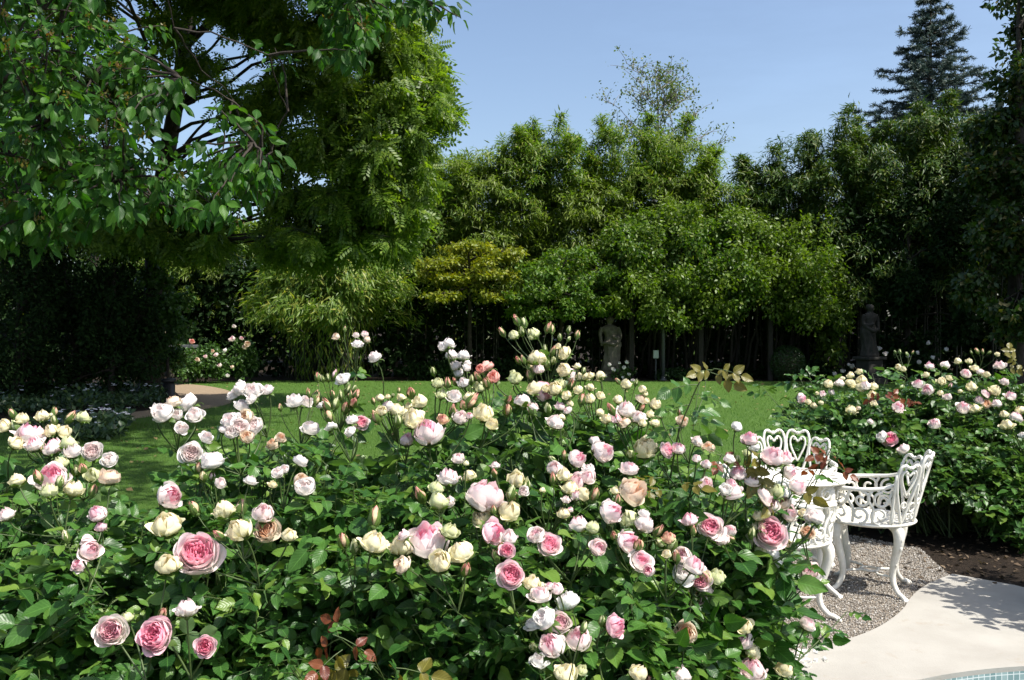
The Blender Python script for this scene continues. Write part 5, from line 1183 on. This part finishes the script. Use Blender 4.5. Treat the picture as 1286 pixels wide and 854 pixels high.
def make_chair(label, loc, rz):
    root = empty('garden_armchair', (*loc, 0), label, 'armchair', 'white cast armchairs', rz)
    B = MB(); flat_lattice(B, SR, SZ, 12, .045); B.build('seat', M['cast'], root)
    B = MB()
    for i, s in enumerate((-.195, -.066, .066, .195)):
        hh = .385 if abs(s) < .1 else .34
        pts = [(s + a, SZ + .012 + b) for a, b in heart(.126, hh, .06)]; pth = spline(onback(pts), 3, True); B.tube(pth, .0088, 7, True)
        pts = [(s + a, SZ + .06 + hh * .34 + b) for a, b in heart(.082, hh * .42, .2)]; B.tube(spline(onback(pts), 3, True), .0072, 6, True)
        for a, b in ((-.026, .985), (.0, .955), (.026, .985)): B.ball(P2(s + a, SZ + .012 + hh * b), .0125, 7)
        for a in (-.018, .018): B.ball(P2(s + a, SZ + .06 + hh * .72), .009, 6)
        B.tube(spline(onback(ring2(s, SZ + .05 + hh * .20, .016)), 2, True), .006, 6, True)
    for s in (-.13, 0, .13):   # scrolls joining the panels low down
        B.tube(spline(onback(ring2(s, SZ + .10, .026)), 2, True), .0065, 6, True); B.tube(spline(onback(scroll(s - .02, SZ + .045, .024, 1.2, 1, 0)), 2), .006, 6); B.tube(spline(onback(scroll(s + .02, SZ + .045, .024, 1.2, -1, PI)), 2), .006, 6)
        B.ball(P2(s, SZ + .235), .010, 6)
    for s in (-.262, .262): B.tube(onback([(s, SZ + q) for q in np.linspace(0, .30, 8)]), .008, 6)
    B.build('backrest', M['cast'], root)
    for sg in (-1, 1):
        B = MB()
        def A(s, h): a = sg * s / SR; r = SR - .006 + .10 * max(0, h - SZ); return (r * math.sin(a), -r * math.cos(a), h)
        rail = spline([A(.25, SZ + .235), A(.32, SZ + .215), A(.42, SZ + .205), A(.53, SZ + .20), A(.60, SZ + .185), A(.635, SZ + .14), A(.62, SZ + .10), A(.595, SZ + .11), A(.598, SZ + .14)], 5)
        B.tube(rail, np.interp(np.linspace(0, 1, len(rail)), [0, .5, .8, 1], [.010, .014, .011, .006]), 8)
        B.tube(spline([A(.635, SZ + .14), A(.66, SZ + .07), A(.63, SZ + .01)], 5), .009, 6)
        for k, s in enumerate((.315, .425, .535)):
            B.tube(spline([A(*q) for q in scroll(s, SZ + .145, .050, 1.15, 1 if k % 2 else -1, PI / 2)], 2), .0082, 6)
            B.tube(spline([A(*q) for q in scroll(s + .012, SZ + .058, .052, 1.15, -1 if k % 2 else 1, -PI / 2)], 2), .0082, 6)
            B.tube(spline([A(s - .058, SZ + .012), A(s - .064, SZ + .09), A(s - .036, SZ + .15), A(s - .056, SZ + .20)], 4), .0085, 6)
        B.build('armrest', M['cast'], root)
    for k in range(4):
        B = MB(); cabriole(B, PI / 4 + k * PI / 2, SZ, SZ - .012); B.build('leg', M['cast'], root)
    B = MB(); c = .198
    for k in range(4):
        a = PI / 4 + k * PI / 2; B.tube(spline([(c * math.sin(a), c * math.cos(a), .125), (.12 * math.sin(a + .25), .12 * math.cos(a + .25), .12), (.05 * math.sin(a), .05 * math.cos(a), .122)], 5), .0075, 6)
    B.tube([(.05 * math.cos(t), .05 * math.sin(t), .122) for t in np.linspace(0, 2 * PI, 16)[:-1]], .008, 6, True); B.build('stretcher', M['cast'], root)
    return root
def copy_tree(o, loc, rz, label):
    c = o.copy(); C.objects.link(c); c.location = (*loc, 0); c.rotation_euler = (0, 0, rz); c['label'] = label
    for ch in list(o.children): d = ch.copy(); C.objects.link(d); d.parent = c
    return c
def face(dx, dy): return math.atan2(dy, dx) - PI / 2
ch = make_chair('white cast armchair with heart pattern back, seen side on at the right', (2.12, 5.38), face(-.90, .44))
copy_tree(ch, (1.90, 6.12), face(-.12, -1), 'white cast armchair behind the table, only its heart back showing')
copy_tree(ch, (1.45, 4.88), face(.92, .39), 'white cast armchair nearest the roses, mostly hidden, one curved leg showing')
tb = empty('garden_table', (1.68, 5.46, 0), 'round white cast table with pierced top between the chairs', 'table')
B = MB(); flat_lattice(B, .335, .66, 14, .05); B.build('tabletop', M['cast'], tb)
B = MB()
for k in range(16):
    a = 2 * PI * k / 16; rr = .30
    sc_ = [(rr * math.cos(a + q[0] / rr), rr * math.sin(a + q[0] / rr), .60 + q[1]) for q in scroll(0, 0, .040, 1.3, 1 if k % 2 else -1, PI / 2)]; B.tube(spline(sc_, 2), .006, 6)
B.tube([(.30 * math.cos(t), .30 * math.sin(t), .552) for t in np.linspace(0, 2 * PI, 40)[:-1]], .007, 6, True); B.build('apron', M['cast'], tb)
for k in range(4):
    B = MB(); cabriole(B, PI / 4 + k * PI / 2 + .2, .66, .645, .34, .05, .225); B.build('leg', M['cast'], tb)
B = MB()
for k in range(4):
    a = PI / 4 + k * PI / 2 + .2; B.tube(spline([(.215 * math.sin(a), .215 * math.cos(a), .2), (.12 * math.sin(a + .3), .12 * math.cos(a + .3), .22), (.04 * math.sin(a), .04 * math.cos(a), .21)], 5), .009, 6)
B.build('stretcher', M['cast'], tb)

# ------------------------------------------------------------------ fallen petals
V_, F_, U_, H_ = petals([(1, 1.0, 1.3, 1.25, .6, 0, .1, .25, .8)], 5)
V_ = (V_ - V_.mean(0)) * .024; V_ = V_[:, [1, 2, 0]]; pmesh = np_mesh('petal', V_, F_, U_, True, H_); pmesh.materials.append(PET['white'])
zmin = -V_[:, 2].min()
def petal(px, py, z, lab, grp):
    q = gr(px, py, z); o = link('fallen_petal', pmesh); sc = rng.uniform(.7, 1.2); o.scale = (sc, sc, sc * .5); o.location = (q[0], q[1], z + zmin * sc * .5); o.rotation_euler = (0, 0, rng.random() * 6.28); tag(o, lab, 'petal', grp)
for i in range(46):
    petal(rng.normal(1000, 17), 826 + rng.normal(0, 6), .032, 'pale rose petal fallen in the heap on the paving by the rose bush', 'fallen petals on the paving')
for i, (x, y) in enumerate(((1045, 812), (1040, 790), (1047, 793), (1070, 683), (1082, 690), (1093, 681), (1077, 700), (1036, 830), (1018, 700))):
    petal(x, y, .034 if i == 7 else .02, 'single white rose petal lying on the gravel near the chairs', 'fallen petals on the gravel')
